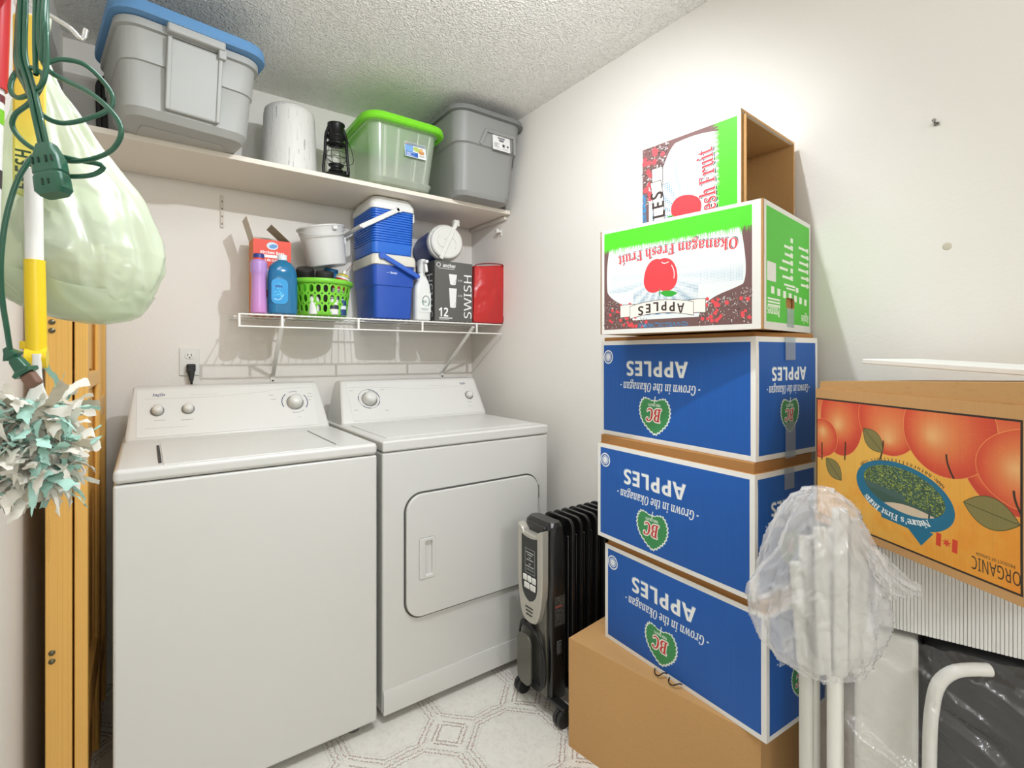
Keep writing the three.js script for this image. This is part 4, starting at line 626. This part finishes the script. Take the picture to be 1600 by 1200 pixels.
// white and green orchard print, drawn upright
function orchard(c, w, h) {
  c.fillStyle = '#e2e0d8'; c.fillRect(0, 0, w, h); const m = .025 * w; c.fillStyle = '#6f514d'; c.fillRect(m * 2.2, m * 1.1, w - m * 3.4, h - m * 2.6);
  c.fillStyle = '#e0e5e3'; c.beginPath(); c.moveTo(w * .115, h * .84); c.bezierCurveTo(w * .085, h * .6, w * .075, h * .42, w * .10, h * .36); c.bezierCurveTo(w * .2, h * .29, w * .3, h * .30, w * .34, h * .12); c.lineTo(w * .76, h * .12); c.bezierCurveTo(w * .80, h * .3, w * .9, h * .28, w * .945, h * .40); c.bezierCurveTo(w * .955, h * .55, w * .95, h * .7, w * .925, h * .84); c.closePath(); c.fill();
  for (let y = h * .16; y < h * .70; y += 11) for (let x = w * .1; x < w * .93; x += 11) { const k = 1 - (y / h - .16) / .56, a = Math.atan2(y - h * .5, x - w * .57), ray = .5 + .5 * Math.sin(a * 20); const r = 8.0 * k * (.4 + .6 * ray); if (r > 1.2 && (y > h * .38 || (x > w * .34 && x < w * .76))) { c.fillStyle = k > .6 ? '#1f6a98' : '#4a8cae'; c.fillRect(x, y, r * 1.25, r * 1.1); } }
  c.fillStyle = '#4fd022'; c.beginPath(); c.moveTo(m * 2.2, h * .97); c.lineTo(m * 2.2, h * .80); for (let x = m * 2.2; x < w - m * 1.2; x += 7) { c.lineTo(x, h * (.80 - rnd(.0, .075)) + 8); c.lineTo(x + 4, h * .815 + rnd(-4, 8)); } c.lineTo(w - m * 1.2, h * .8); c.lineTo(w - m * 1.2, h * .97); c.closePath(); c.fill();
  // foliage and apples at the top corners
  for (const [x0, x1] of [[.06, .34], [.66, .97]]) { for (let i = 0; i < 520; i++) { const x = w * rnd(x0, x1), e = x1 < .5 ? (x / w - x0) / (x1 - x0) : 1 - (x / w - x0) / (x1 - x0), y = h * rnd(.05, .12 + .22 * (1 - e * .6)); if (y > h * .2 || rnd() < .4) { c.fillStyle = rnd() < .5 ? '#1d1d22' : '#eef1ee'; c.save(); c.translate(x, y); c.rotate(rnd(0, 6)); c.fillRect(0, 0, rnd(4, 15), rnd(1.5, 4)); c.restore(); } } for (let i = 0; i < 26; i++) { c.fillStyle = '#df4a50'; c.beginPath(); c.arc(w * rnd(x0, x1 - .02), h * rnd(.06, .27), rnd(11, 16), 0, 7); c.fill(); } }
  c.fillStyle = '#3d84b4'; for (let i = 0; i < 240; i++) c.fillRect(w * rnd(.4, .72), h * rnd(.045, .085), rnd(4, 10), rnd(3, 7)); 
  // lettering along a shallow arc
  const s = 'Okanagan Fresh Fruit'; c.font = 'bold 112px serif'; c.textAlign = 'center'; c.textBaseline = 'middle'; const tot = c.measureText(s).width, W0 = w * .74; let x = 0;
  for (const ch of s) { const cw = c.measureText(ch).width, u = (x + cw / 2) / tot; x += cw; const px = w * .125 + u * W0, py = h * (.685 + .035 * Math.sin(u * Math.PI)), a = .18 * (.5 - u); c.save(); c.translate(px, py); c.rotate(a); c.scale(W0 / tot, 1); c.fillStyle = '#1c1c20'; c.fillText(ch, -7, 8); c.strokeStyle = '#fff'; c.lineWidth = 5; c.strokeText(ch, 0, 0); c.fillStyle = '#d63b42'; c.fillText(ch, 0, 0); c.restore(); }
  // apple
  const ax = w * .575, ay = h * .50, r = h * .155; c.fillStyle = '#e23f45'; c.beginPath(); c.moveTo(ax, ay - r * .8); c.bezierCurveTo(ax + r * .6, ay - r * 1.15, ax + r * 1.25, ay - r * .7, ax + r * 1.05, ay + r * .1); c.bezierCurveTo(ax + r * .9, ay + r * .95, ax + r * .35, ay + r * 1.1, ax, ay + r * .95); c.bezierCurveTo(ax - r * .4, ay + r * 1.1, ax - r * 1.0, ay + r * .85, ax - r * 1.08, ay + r * .05); c.bezierCurveTo(ax - r * 1.2, ay - r * .75, ax - r * .6, ay - r * 1.1, ax, ay - r * .8); c.fill();
  c.strokeStyle = '#fbe6e4'; c.lineWidth = 7; c.beginPath(); c.arc(ax, ay, r * .9, 2.5, 3.4); c.stroke(); c.beginPath(); c.moveTo(ax - r * .55, ay + r * .75); c.quadraticCurveTo(ax - r * .2, ay + r * .62, ax - r * .1, ay + r * .8); c.stroke();
  c.fillStyle = '#2fa32f'; c.beginPath(); c.moveTo(ax, ay - r * .95); c.bezierCurveTo(ax - r * .3, ay - r * 1.3, ax - r * .8, ay - r * 1.3, ax - r * 1.1, ay - r * 1.05); c.bezierCurveTo(ax - r * .7, ay - r * .85, ax - r * .3, ay - r * .8, ax, ay - r * .95); c.fill(); c.fillRect(ax, ay - r * 1.15, 7, r * .4);
  // ribbon
  c.fillStyle = '#ece8dc'; c.strokeStyle = '#4a3b36'; c.lineWidth = 4;
  const rib = (x0, x1, y0, y1, b) => { c.beginPath(); c.moveTo(w * x0, h * y0); c.quadraticCurveTo(w * (x0 + x1) / 2, h * (y0 - b), w * x1, h * y0); c.lineTo(w * x1, h * y1); c.quadraticCurveTo(w * (x0 + x1) / 2, h * (y1 - b), w * x0, h * y1); c.closePath(); c.fill(); c.stroke(); };
  rib(.30, .40, .15, .265, -.01); rib(.74, .85, .15, .265, -.01); rib(.37, .78, .135, .25, -.075);
  const R = 'APPLES'; [...R].forEach((ch, i) => { const u = (i + .5) / 6, px = w * (.42 + u * .31), py = h * (.195 + .037 * Math.sin(u * Math.PI) * 1.0); text(c, ch, px, py, w * .044, 74, SB, '#3a2c2a'); });
}
const orchardTex = (rot, w, h) => tex(w, h, (c) => { c.translate(w / 2, h / 2); c.rotate(rot); const [a, b] = Math.abs(Math.sin(rot)) > .5 ? [h, w] : [w, h]; c.translate(-a / 2, -b / 2); orchard(c, a, b); });
function panel(w, h, th, map, hole) {         // flat board in xy from 0,0, thickness toward -z, printed on +z
  const s = shapeOf([[0, 0], [w, 0], [w, h], [0, h]]); if (hole) s.holes.push(rrShape(hole[2], hole[3], Math.min(hole[2], hole[3]) * .4, THREE.Path, hole[0], hole[1]));
  const g = new THREE.ExtrudeGeometry(s, { depth: th, bevelEnabled: false, curveSegments: 8 }).translate(0, 0, -th), u = g.attributes.uv, p = g.attributes.position; for (let i = 0; i < u.count; i++) u.setXY(i, p.getX(i) / w, p.getY(i) / h); return g;
}
{ // green and white carton
  const W = .335, h = .284, L = .43, th = .005, t = thing('orchard_carton', 'white and green apple carton with upside-down orchard print on the blue cartons', 'carton', [-.341, 1.2475, 1.777], .145);
  const fr = tm(orchardTex(Math.PI, 1400, 900), .5), sideT = tex(640, 560, (c, w, h2) => {
    c.fillStyle = '#e2e0d8'; c.fillRect(0, 0, w, h2); c.fillStyle = '#4bbf2a'; c.fillRect(34, 22, w - 62, h2 - 56); c.fillStyle = '#eef0e4';
    for (let i = 0; i < 6; i++) { const y = 128 + i * 36; c.fillRect(336, y - 12, 32, 22); c.fillRect(336 - (i ? rnd(60, 150) : 0), y - 4, i ? 120 * .9 : 0, 12); c.fillRect(570, y + 4, 26, 22); c.fillRect(440 + rnd(0, 50), y + 10, 120, 12); }
    c.fillStyle = '#4bbf2a'; c.fillRect(300, 100, 30, 20); c.fillStyle = '#e4e2da'; c.fillRect(44, 262, 104, 84); c.fillStyle = '#eef0e4';
    for (let i = 0; i < 7; i++) c.fillRect(90 + i * 74, 368 + i * 4, 38, 32); c.fillRect(410, 345, 36, 24); c.fillRect(250, 340, 150, 10); c.fillRect(280, 356, 120, 8);
    for (let i = 0; i < 3; i++) c.fillRect(50, 420 + i * 14, 150, 8);
    c.save(); c.translate(120, 478); c.rotate(Math.PI); text(c, 'Pommes', 0, 0, 150, 44, TB, '#f4f4ea'); c.restore(); c.save(); c.translate(545, 492); c.rotate(Math.PI); text(c, 'Apples', 0, 0, 110, 40, TB, '#f4f4ea'); c.restore();
  });
  const a = obj('front_panel', panel(L, h, th), [fr, kraft], t); a.rotation.y = -Math.PI / 2; a.position.set(0, 0, -L);
  const b = obj('side_panel', panel(W, h, th, 0, [W * .52, h * .235, .062, .026]), [tm(sideT, .5), kraft], t);
  const cc = obj('rear_panel', panel(L, h, th), kraft, t); cc.rotation.y = Math.PI / 2; cc.position.set(W, 0, 0);
  const d = obj('far_panel', panel(W, h, th), kraft, t); d.rotation.y = Math.PI; d.position.set(W, 0, -L);
  obj('base', rbox(W - .012, .004, L - .012, .001, W / 2, .003, -L / 2), kraft, t);
  obj('inner_liner', rbox(W - .014, .10, .003, .001, W / 2, .075, -.0085), kraftDark, t);
  obj('tape', rbox(.05, .045, .001, .0004, W * .52, .032, .0006), tapeM, t);
}
{ // carton standing on end inside it, open toward the room
  const W = .30, h = .50, L = .282, th = .006, t = thing('open_carton', 'matching orchard carton standing on end at the top of the stack, open side out', 'carton', [-.322, 1.257, 1.715], .073);
  const fr = tm(orchardTex(-Math.PI / 2, 560, 1000), .5);
  const a = obj('front_panel', panel(L, h, th), [fr, kraft], t); a.rotation.y = -Math.PI / 2; a.position.set(0, 0, -L);
  const tp = obj('top_panel', panel(W - .001, L, th, 0, [W * .42, L * .5, .07, .03]), [paper, kraft], t); tp.rotation.x = -Math.PI / 2; tp.position.set(.0005, h, 0);
  const ln = obj('top_liner', panel(W - .016, L - .012, .0015, 0, [W * .42 - .008, L * .5 - .006, .07, .03]), kraft, t); ln.rotation.x = -Math.PI / 2; ln.position.set(.008, h - th - .0005, -.006);
  const r = obj('far_panel', panel(L, h - th, th), kraft, t); r.rotation.y = Math.PI / 2; r.position.set(W, 0, 0);
  const bk = obj('back_panel', panel(W - .014, h - .014, th), kraft, t); bk.position.set(.007, .006, -L + .008);
  const bs = obj('bottom_panel', panel(W - .014, L - .002, th), kraft, t); bs.rotation.x = -Math.PI / 2; bs.position.set(.007, th + .001, -.001);
  obj('inner_flap', rbox(.005, h - .02, L - .03, .001, .0125, h / 2 - .002, -L / 2 + .022), kraft, t);
}
{ // orange organic carton
  const W = .25, h = .284, L = .405, t = thing('organic_carton', 'orange carton printed with big red apples, resting on the white blind slats', 'carton', [-.430, .834, 2.206], -.4636);
  const fr = tm(tex(1440, 1010, (c, w, h2) => {
    c.fillStyle = '#c99a62'; c.fillRect(0, 0, w, h2); const X = (x) => x * w, Y = (y) => y * h2;
    c.save(); c.beginPath(); c.rect(X(.008), Y(.075), X(.95), Y(.87)); c.clip();
    const bgd = c.createLinearGradient(0, 0, w, h2); bgd.addColorStop(0, '#e8b452'); bgd.addColorStop(.5, '#f0b850'); bgd.addColorStop(1, '#e8952c'); c.fillStyle = bgd; c.fillRect(0, 0, w, h2);
    for (let i = 0; i < 200; i++) { c.fillStyle = `rgba(232,130,30,${rnd(.03, .1)})`; c.beginPath(); c.ellipse(rnd(0, w), rnd(h2 * .5, h2), rnd(20, 120), rnd(15, 60), rnd(0, 3), 0, 7); c.fill(); }
    const apple = (x, y, rx, ry, hi, stem) => { const g = c.createRadialGradient(X(x + hi[0]), Y(y + hi[1]), 10, X(x), Y(y), X(rx) * 1.1); g.addColorStop(0, '#efb474'); g.addColorStop(.35, '#e5814a'); g.addColorStop(.75, '#da5536'); g.addColorStop(1, '#cd4631'); c.fillStyle = g; c.beginPath(); c.ellipse(X(x), Y(y), X(rx), Y(ry), 0, 0, 7); c.fill(); c.strokeStyle = 'rgba(244,170,90,.75)'; c.lineWidth = 4; c.stroke(); for (let i = 0; i < 60; i++) { const a = rnd(0, 6.28), q = rnd(.3, .95); c.strokeStyle = `rgba(250,190,110,${rnd(.05, .25)})`; c.lineWidth = 2; c.beginPath(); c.moveTo(X(x + Math.cos(a) * rx * q), Y(y + Math.sin(a) * ry * q)); c.lineTo(X(x + Math.cos(a) * rx * (q - .14)), Y(y + Math.sin(a) * ry * (q - .14))); c.stroke(); } if (stem) { c.strokeStyle = '#3d2f1c'; c.lineWidth = 11; c.beginPath(); c.moveTo(X(stem[0]), Y(stem[1])); c.quadraticCurveTo(X(stem[0]), Y(stem[1] + .06), X(stem[0] + stem[2]), Y(stem[1] + .13)); c.stroke(); } };
    apple(.02, .16, .16, .36, [.05, .1]); apple(.93, .20, .19, .36, [-.05, .18], null); apple(.17, .20, .135, .265, [-.02, .05], [.20, .36, -.005]); apple(.44, .14, .16, .25, [.0, .15], [.415, .30, -.02]); apple(.05, .36, .10, .14, [0, -.05], [.045, .40, 0]); apple(.70, .17, .185, .275, [-.06, .05], [.70, .31, .03]); apple(1.0, .32, .19, .21, [-.06, .0], [.935, .43, .03]);
    const leaf = (x, y, rx, ry, a) => { c.save(); c.translate(X(x), Y(y)); c.rotate(a); c.fillStyle = '#867c48'; c.beginPath(); c.moveTo(-X(rx), 0); c.quadraticCurveTo(0, -Y(ry) * 1.6, X(rx), 0); c.quadraticCurveTo(0, Y(ry) * 1.6, -X(rx), 0); c.fill(); c.strokeStyle = '#4a4d22'; c.lineWidth = 4; c.stroke(); c.beginPath(); c.moveTo(-X(rx), 0); c.lineTo(X(rx), 0); c.stroke(); c.restore(); };
    leaf(.125, .575, .068, .075, .75); leaf(.36, .31, .07, .075, .75); leaf(.86, .575, .095, .105, .15);
    // oval badge, upside down
    c.save(); c.translate(X(.50), Y(.615)); c.rotate(.12); c.fillStyle = '#1f6f8f'; c.beginPath(); c.ellipse(0, 0, X(.235), Y(.19), 0, 0, 7); c.fill(); c.beginPath(); c.moveTo(X(-.09), Y(.155)); c.lineTo(X(.16), Y(.15)); c.lineTo(X(.115), Y(.255)); c.lineTo(X(.05), Y(.19)); c.lineTo(X(-.08), Y(.2)); c.fill();
    c.beginPath(); c.ellipse(X(-.0), Y(-.025), X(.195), Y(.135), 0, 0, 7); c.clip(); c.fillStyle = '#3f5c4e'; c.fillRect(-500, -400, 1000, 800); for (let i = 0; i < 1400; i++) { const y = rnd(-.17, .03); c.fillStyle = rnd() < .45 ? '#8fa236' : rnd() < .5 ? '#3c4a22' : '#b4bd58'; c.fillRect(X(rnd(-.2, .2)), Y(y), rnd(3, 10), rnd(3, 8)); } c.fillStyle = '#d8c4a8'; c.beginPath(); c.moveTo(X(-.1), Y(.12)); c.quadraticCurveTo(X(.0), Y(.02), X(.2), Y(.06)); c.lineTo(X(.2), Y(.2)); c.lineTo(X(-.12), Y(.2)); c.fill(); c.fillStyle = '#3c4c48'; c.fillRect(X(.13), Y(-.0), 12, 90); c.fillStyle = '#47635d'; c.fillRect(X(-.2), Y(.0), X(.22), Y(.035)); c.restore();
    c.font = 'bold 52px serif'; c.textAlign = 'center'; c.textBaseline = 'middle'; const arc = (s, cx, cy, rx, ry, a0, a1, font, col, out) => { c.font = font; c.fillStyle = col; const n = s.length; [...s].forEach((ch, i) => { const a = a0 + (a1 - a0) * (i + .5) / n; c.save(); c.translate(X(cx + Math.cos(a) * rx), Y(cy + Math.sin(a) * ry)); c.rotate(a - Math.PI / 2 + (out ? Math.PI : 0)); c.fillText(ch, 0, 0); c.restore(); }); };
    arc("Nature's First Fruits", .50, .605, .213, .168, .95, 2.6, 'bold 56px serif', '#eef0ea', true); arc('www.naturesfirstfruit.com', .485, .63, .25, .215, -.62, -2.45, 'bold 34px serif', '#5a4a2a');
    c.save(); c.translate(X(.70), Y(.815)); c.rotate(Math.PI + .06); c.fillStyle = '#d8452a'; c.fillRect(-62, -38, 30, 76); c.fillRect(32, -38, 30, 76); c.beginPath(); for (let i = 0; i < 14; i++) { const a = i / 14 * 6.283, r = i % 2 ? 12 : 27; c[i ? 'lineTo' : 'moveTo'](Math.cos(a - 1.57) * r, Math.sin(a - 1.57) * r); } c.fill(); c.restore();
    c.save(); c.translate(X(.875), Y(.868)); c.rotate(Math.PI); text(c, 'ORGANIC', 0, 0, X(.165), 70, SR, '#3a2c1c'); text(c, 'PRODUCT OF CANADA', 0, 56, X(.13), 16, SB, '#6a4a22'); c.restore();
    c.restore(); c.strokeStyle = '#2a211a'; c.lineWidth = 11; c.strokeRect(X(.008), Y(.075), X(.95), Y(.87));
    for (let x = 0; x < w; x += 6) { c.fillStyle = `rgba(60,30,10,${rnd(0, .07)})`; c.fillRect(x, 0, 2, h2); }
  }), .6);
  obj('printed_sleeve', pillow(W, h, L, .003, 17), [kraft, fr, kraft, kraft, kraft, kraft], t);
  const wedge = new THREE.ExtrudeGeometry(shapeOf([[.004, -.02], [L - .004, -.02], [L - .006, .016], [.004, .034]]), { depth: W - .012, bevelEnabled: false });
  obj('inner_tray', wedge.rotateY(Math.PI / 2).translate(.006, h, 0), kraft, t);
  const bd = thing('foam_board', 'thin white foam board lying on top of the orange carton', 'board', [-.430, .834 + h + .042, 2.206], -.4636);
  obj('sheet', rbox(.15, .010, .352, .002, .155, 0, -.194).rotateX(.047), M(0xf2f1ec, .6), bd);
}
{ // stacked blind slats
  const t = thing('blind_slats', 'stack of ribbed white vertical blind slats under the orange carton', 'blind slats', [-.317, .684, 1.98], .346);
  const sl = []; for (let i = 0; i < 66; i++) sl.push(rbox(.19, .147, .0049, .0012, .097 + rnd(-.0004, .0004), .0745, i * .0052, 1));
  const m = obj('slats', sl, M(0xe9e9e5, .45), t); m.userData.kind = 'stuff';
  obj('slat_core', rbox(.16, .12, .33, .004, .1, .07, .168), M(0xd6d6d0, .6), t);
}
const film = (op = .9, ro = .09) => P(0xffffff, ro, { transmission: op, thickness: 0, side: THREE.DoubleSide, ior: 1.45 });
function crumple(nx, ny, f) {                 // sheet from f(u,v) -> [x,y,z]
  const g = new THREE.PlaneGeometry(1, 1, nx, ny), p = g.attributes.position; for (let i = 0; i < p.count; i++) p.setXYZ(i, ...f(p.getX(i) + .5, p.getY(i) + .5)); g.computeVertexNormals(); return g;
}
const creases = (x, y, s) => ridge(x, y, s) * .55 + ridge(x * 2.3 + 4, y * 2.3, s + 3) * .3 + ridge(x * 5, y * 5, s + 5) * .15;
{ // wrapped folding chair
  const t = thing('folding_chair', 'folded chair with black fabric and white tube frame, wrapped in clear plastic', 'chair', [-.317, 0, 1.98], .346);
  const fab = rbox(.17, .672, .40, .03, .105, .338, .272, 5);
  obj('black_fabric', fab, M(0x18181c, .55), t);
  obj('white_sheet', rbox(.17, .665, .098, .012, .10, .335, .014, 4), M(0xe3e2da, .55), t);
  obj('frame_tube', [tube([[.0, .655, .155], [-.012, .655, .135], [-.018, .645, .108], [-.02, .62, .088], [-.02, .57, .078], [-.02, .45, .074], [-.02, .02, .072]], .0105, 70, 14)], M(0xecebe4, .4), t);
  obj('frame_leg', tube([[-.006, .60, .305], [-.012, .58, .285], [-.012, .4, .28], [-.012, .02, .28]], .0105, 40, 14), M(0xecebe4, .4), t);
  obj('plastic_wrap', crumple(150, 170, (u, v) => { const z = -.05 + u * .53, y = .005 + v * .672; const k = creases(u * 3 + v * 2, v * 14 + u * 7, 40) * .6 + creases(u * 4 - v * 3, v * 30 + u * 16, 44) * .4; return [-.004 - k * .05 - (v > .96 ? -(v - .96) * .6 : 0), y, z]; }), film(.97, .06), t);
}
{ // pole bundle in a plastic bag
  const t = thing('clothes_airer', 'folded white clothes airer of slim poles with a clear plastic bag over its top', 'clothes airer', [0, 0, 0]);
  const B = [-.434, 1.945], rt = [.811, .585], fw = [.585, -.811], wp = M(0xeeede6, .4), gp = M(0xd2d1c8, .45);
  const at = (s, d, y) => [B[0] + rt[0] * s + fw[0] * d, y, B[1] + rt[1] * s + fw[1] * d];
  obj('pole', rod(at(.002, -.012, .0), at(.002, -.012, .88), .0112, 20), wp, t);
  for (const [s, d, r] of [[-.034, .012, .011], [-.016, .016, .009], [.023, .012, .010]]) obj('pole', rod(at(s, d, 0), at(s, d, .86), r, 16), gp, t);
  for (const [s0, s1, d, y, w] of [[-.046, -.060, .0, .82, .018], [-.022, -.030, -.024, .89, .020], [.002, .002, -.028, .925, .024], [.028, .032, -.020, .905, .018], [.050, .060, .0, .88, .022]]) obj('arm', bar(at(s0, d, .635), at(s1, d, y), w, .012, [.811, 0, .585]), gp, t);
  const L = [[-.454,.956,1.937,.013],[-.454,.947,1.937,.029],[-.454,.933,1.937,.047],[-.453,.910,1.937,.064],[-.453,.853,1.938,.086],[-.453,.796,1.937,.103],[-.454,.762,1.937,.111],[-.453,.728,1.938,.108],[-.448,.682,1.941,.097],[-.443,.648,1.945,.078],[-.438,.631,1.949,.060],[-.432,.622,1.953,.052]];
  const rows = [], n = 150, S = 11;
  for (let j = 0; j < L.length - 1; j++) for (let s = 0; s < S; s++) { const f = s / S, q = L[j].map((v, k) => v + (L[j + 1][k] - v) * f), R = []; for (let i = 0; i < n; i++) { const a = i / n * 6.283185, c = Math.cos(a), d = Math.sin(a), k = q[3] * (.70 + .42 * creases(c * 2.2 + q[1] * 6 + 9, d * 2.2 + q[1] * 12, 60) + .10 * creases(c * 5 + q[1] * 21, d * 7 + q[1] * 26, 63)); R.push(V(q[0] + rt[0] * c * k + fw[0] * d * k * .55, q[1] + (creases(c * 2, d * 2 + q[1] * 9, 66) - .5) * .02 * f, q[2] + rt[1] * c * k + fw[1] * d * k * .55)); } rows.push(R); }
  obj('plastic_bag', loft(rows, { crease: 0, capB: false }), film(.70, .08), t);
  obj('bag_tail', crumple(60, 40, (u, v) => { const a = [-.415, .885, 1.995], b = [-.385, .775, 2.01], e = [-.375, .806, 2.066]; const k = creases(u * 4, v * 4 + u * 2, 71) * .035, w = 1 - u * .82; const m = [0, 1, 2].map((i) => (a[i] * (v) + b[i] * (1 - v)) * (1 - u) + (e[i] + (i === 1 ? (v - .5) * .02 : 0)) * u); return [m[0] - k - .012, m[1] + (v - .5) * .0, m[2] + k * .3]; }), film(.68, .08), t);
}
{ // oil heater
  const t = thing('oil_heater', 'black finned oil radiator heater with silver control panel between dryer and cartons', 'heater', [-.02, 0, 1.018]);
  const bk = P(0x141414, .28, { clearcoat: .4 }), br = M(0x6b6960, .3, { metalness: .55 }), sv = M(0xc4c0b4, .3, { metalness: .45 });
  const fin = [extrude(rrShape(.148, .575, .03, THREE.Shape, 0, .348), .004, .0015, 8).translate(0, 0, -.002).rotateY(Math.PI / 2)];
  const rimS = rrShape(.15, .577, .031, THREE.Shape, 0, .348); rimS.holes.push(rrShape(.13, .557, .022, THREE.Path, 0, .348)); fin.push(extrude(rimS, .007, .002, 8).translate(0, 0, -.0055).rotateY(Math.PI / 2));
  for (const z of [-.045, 0, .045]) fin.push(rbox(.014, .46, .016, .006, 0, .348, z));
  const fg = merge(fin); for (let i = 0; i < 7; i++) obj('fin', fg.clone().translate(-.243 + i * .037, 0, 0), bk, t);
  for (const y of [.10, .60]) obj('oil_tube', rod([-.27, y - .0, 0], [-.01, y, 0], .02, 18), bk, t);
  // control housing at the dryer end
  obj('housing', loft([ring(.066, .150, .012, .055, -.297, -.012), ring(.068, .156, .014, .30, -.299, -.014), ring(.066, .158, .018, .575, -.298, -.014), ring(.06, .15, .022, .62, -.298, -.014), ring(.044, .13, .02, .632, -.298, -.014)], { crease: .6 }), bk, t);
  obj('front_skin', loft([ring(.012, .128, .005, .062, -.333, -.018), ring(.014, .132, .006, .20, -.336, -.018), ring(.014, .13, .006, .40, -.337, -.018)], { crease: .6 }), br, t);
  const shp = (k, o = 0) => { const s = new THREE.Shape(), w = .066 * k, yt = .315 - o, yb = o; s.moveTo(-w, yt); s.lineTo(-w, yt * .45); s.quadraticCurveTo(-w * .9, yb + .02, -w * .45, yb); s.quadraticCurveTo(0, yb - .012, w * .45, yb); s.quadraticCurveTo(w * .9, yb + .02, w, yt * .45); s.lineTo(w, yt); s.quadraticCurveTo(w * .6, yt - .006, w * .5, yt - .022); s.lineTo(-w * .5, yt - .022); s.quadraticCurveTo(-w * .6, yt - .006, -w, yt); return s; };
  const bez = obj('bezel', extrude(shp(1), .022, .004, 10).rotateY(-Math.PI / 2).translate(-.338, .298, -.014), sv, t);
  const di = new THREE.Shape(), w = .043; di.moveTo(-w, .285); di.lineTo(-w, .13); di.quadraticCurveTo(-w, .075, 0, .066); di.quadraticCurveTo(w, .075, w, .13); di.lineTo(w, .285); di.quadraticCurveTo(0, .272, -w, .285);
  const dg = extrude(di, .003, .001, 10).rotateY(-Math.PI / 2), du = dg.attributes.uv, dp = dg.attributes.position; for (let i = 0; i < du.count; i++) du.setXY(i, dp.getZ(i) / .088 + .5, (dp.getY(i) - .06) / .23);
  obj('display', dg.translate(-.3605, .298, -.014), tm(tex(360, 940, (c, w, h) => {
    c.fillStyle = '#2b2d2b'; c.fillRect(0, 0, w, h); c.strokeStyle = '#b9bcb6'; c.lineWidth = 5; c.strokeRect(90, 200, 210, 330); c.fillStyle = '#c8cac4'; for (const [y, n] of [[240, 8], [272, 5], [310, 2], [340, 7], [395, 2], [430, 8]]) for (let i = 0; i < n; i++) c.fillRect(195 - n * 11 + i * 22, y, 15, 16);
    c.strokeStyle = '#9a9c96'; for (let i = 0; i < 4; i++) c.strokeRect(115 + i * 42, 470, 32, 20);
  }), .25), bez);
  for (const [z, y, ww] of [[-.022, .142, .02], [.002, .142, .02], [.026, .142, .02], [-.012, .117, .028], [.02, .117, .028]]) obj('button', rbox(.006, .02, ww, .003, -.3645, .298 + y, z - .014), M(0xe6e5dd, .4), bez);
  for (let i = 0; i < 3; i++) obj('vent_slot', rbox(.003, .0035, .04 - i * .004, .001, -.3645, .298 + .045 - i * .012, -.014), black, bez);
  obj('handle_top', rbox(.05, .035, .10, .01, -.313, .602, -.016), bk, t);
  for (const y of [.52, .47, .20, .13]) for (let i = 0; i < 3; i++) obj('vent_slot', rbox(.005, .03, .0015, .0005, -.315 + i * .011, y, .064), M(0x050505, .6), t);
  obj('rating_label', rbox(.046, .10, .0012, .0005, -.297, .345, .0645), tm(tex(200, 420, (c, w, h) => { c.fillStyle = '#1b1b1a'; c.fillRect(0, 0, w, h); c.fillStyle = '#9c978e'; for (let y = 10; y < h - 10; y += 13) for (let x = 10; x < w - 14; x += 12) if (rnd() < .75) c.fillRect(x, y, rnd(4, 10), 5); c.fillStyle = '#a4534a'; c.fillRect(16, 130, 120, 26); }), .5), t);
  obj('switch', [rbox(.02, .045, .006, .003, -.30, .225, .065), rbox(.008, .03, .008, .002, -.30, .225, .068)], M(0x4a4a48, .3), t);
  obj('cord_plate', extrude(rrShape(.075, .17, .03), .004, .0015, 8).rotateY(-Math.PI / 2).translate(-.366, .165, -.035), br, t);
  const cb = obj('power_cord', [0, 1, 2, 3].map((k) => tube([[-.352, .275 - k * .004, -.07], [-.354, .28 - k * .005, -.02], [-.352 - k * .002, .25, .024 + k * .004], [-.352, .17, .038 + k * .006], [-.354, .085 + k * .006, .03 + k * .005], [-.352, .075 + k * .008, -.01], [-.352, .10, -.06], [-.354, .19, -.078 - k * .002]], .0036, 90, 8, true)), black, t);
  obj('cord_loop', tube([[-.355, .275, -.055], [-.36, .30, -.03], [-.358, .27, .0]], .0036, 20), black, t);
  for (const x of [-.318, -.06]) {
    const ax = obj('foot_bar', rbox(.03, .014, .25, .004, x, .058, .0), M(0x2a2a2a, .35, { metalness: .3 }), t);
    for (const s of [-1, 1]) { const wh = obj('wheel', [cyl(.026, .026, .013, 0, 0, 0, 28).rotateX(Math.PI / 2).translate(x - .006, .026, s * .105 - .009), cyl(.026, .026, .013, 0, 0, 0, 28).rotateX(Math.PI / 2).translate(x - .006, .026, s * .105 + .009), cyl(.008, .008, .034, 0, 0, 0, 14).rotateX(Math.PI / 2).translate(x - .006, .026, s * .105)], M(0x2b2b2b, .5), t); obj('bracket', rbox(.014, .03, .012, .003, x, .044, s * .105), black, wh); }
  }
}
renderer.render(scene, camera);
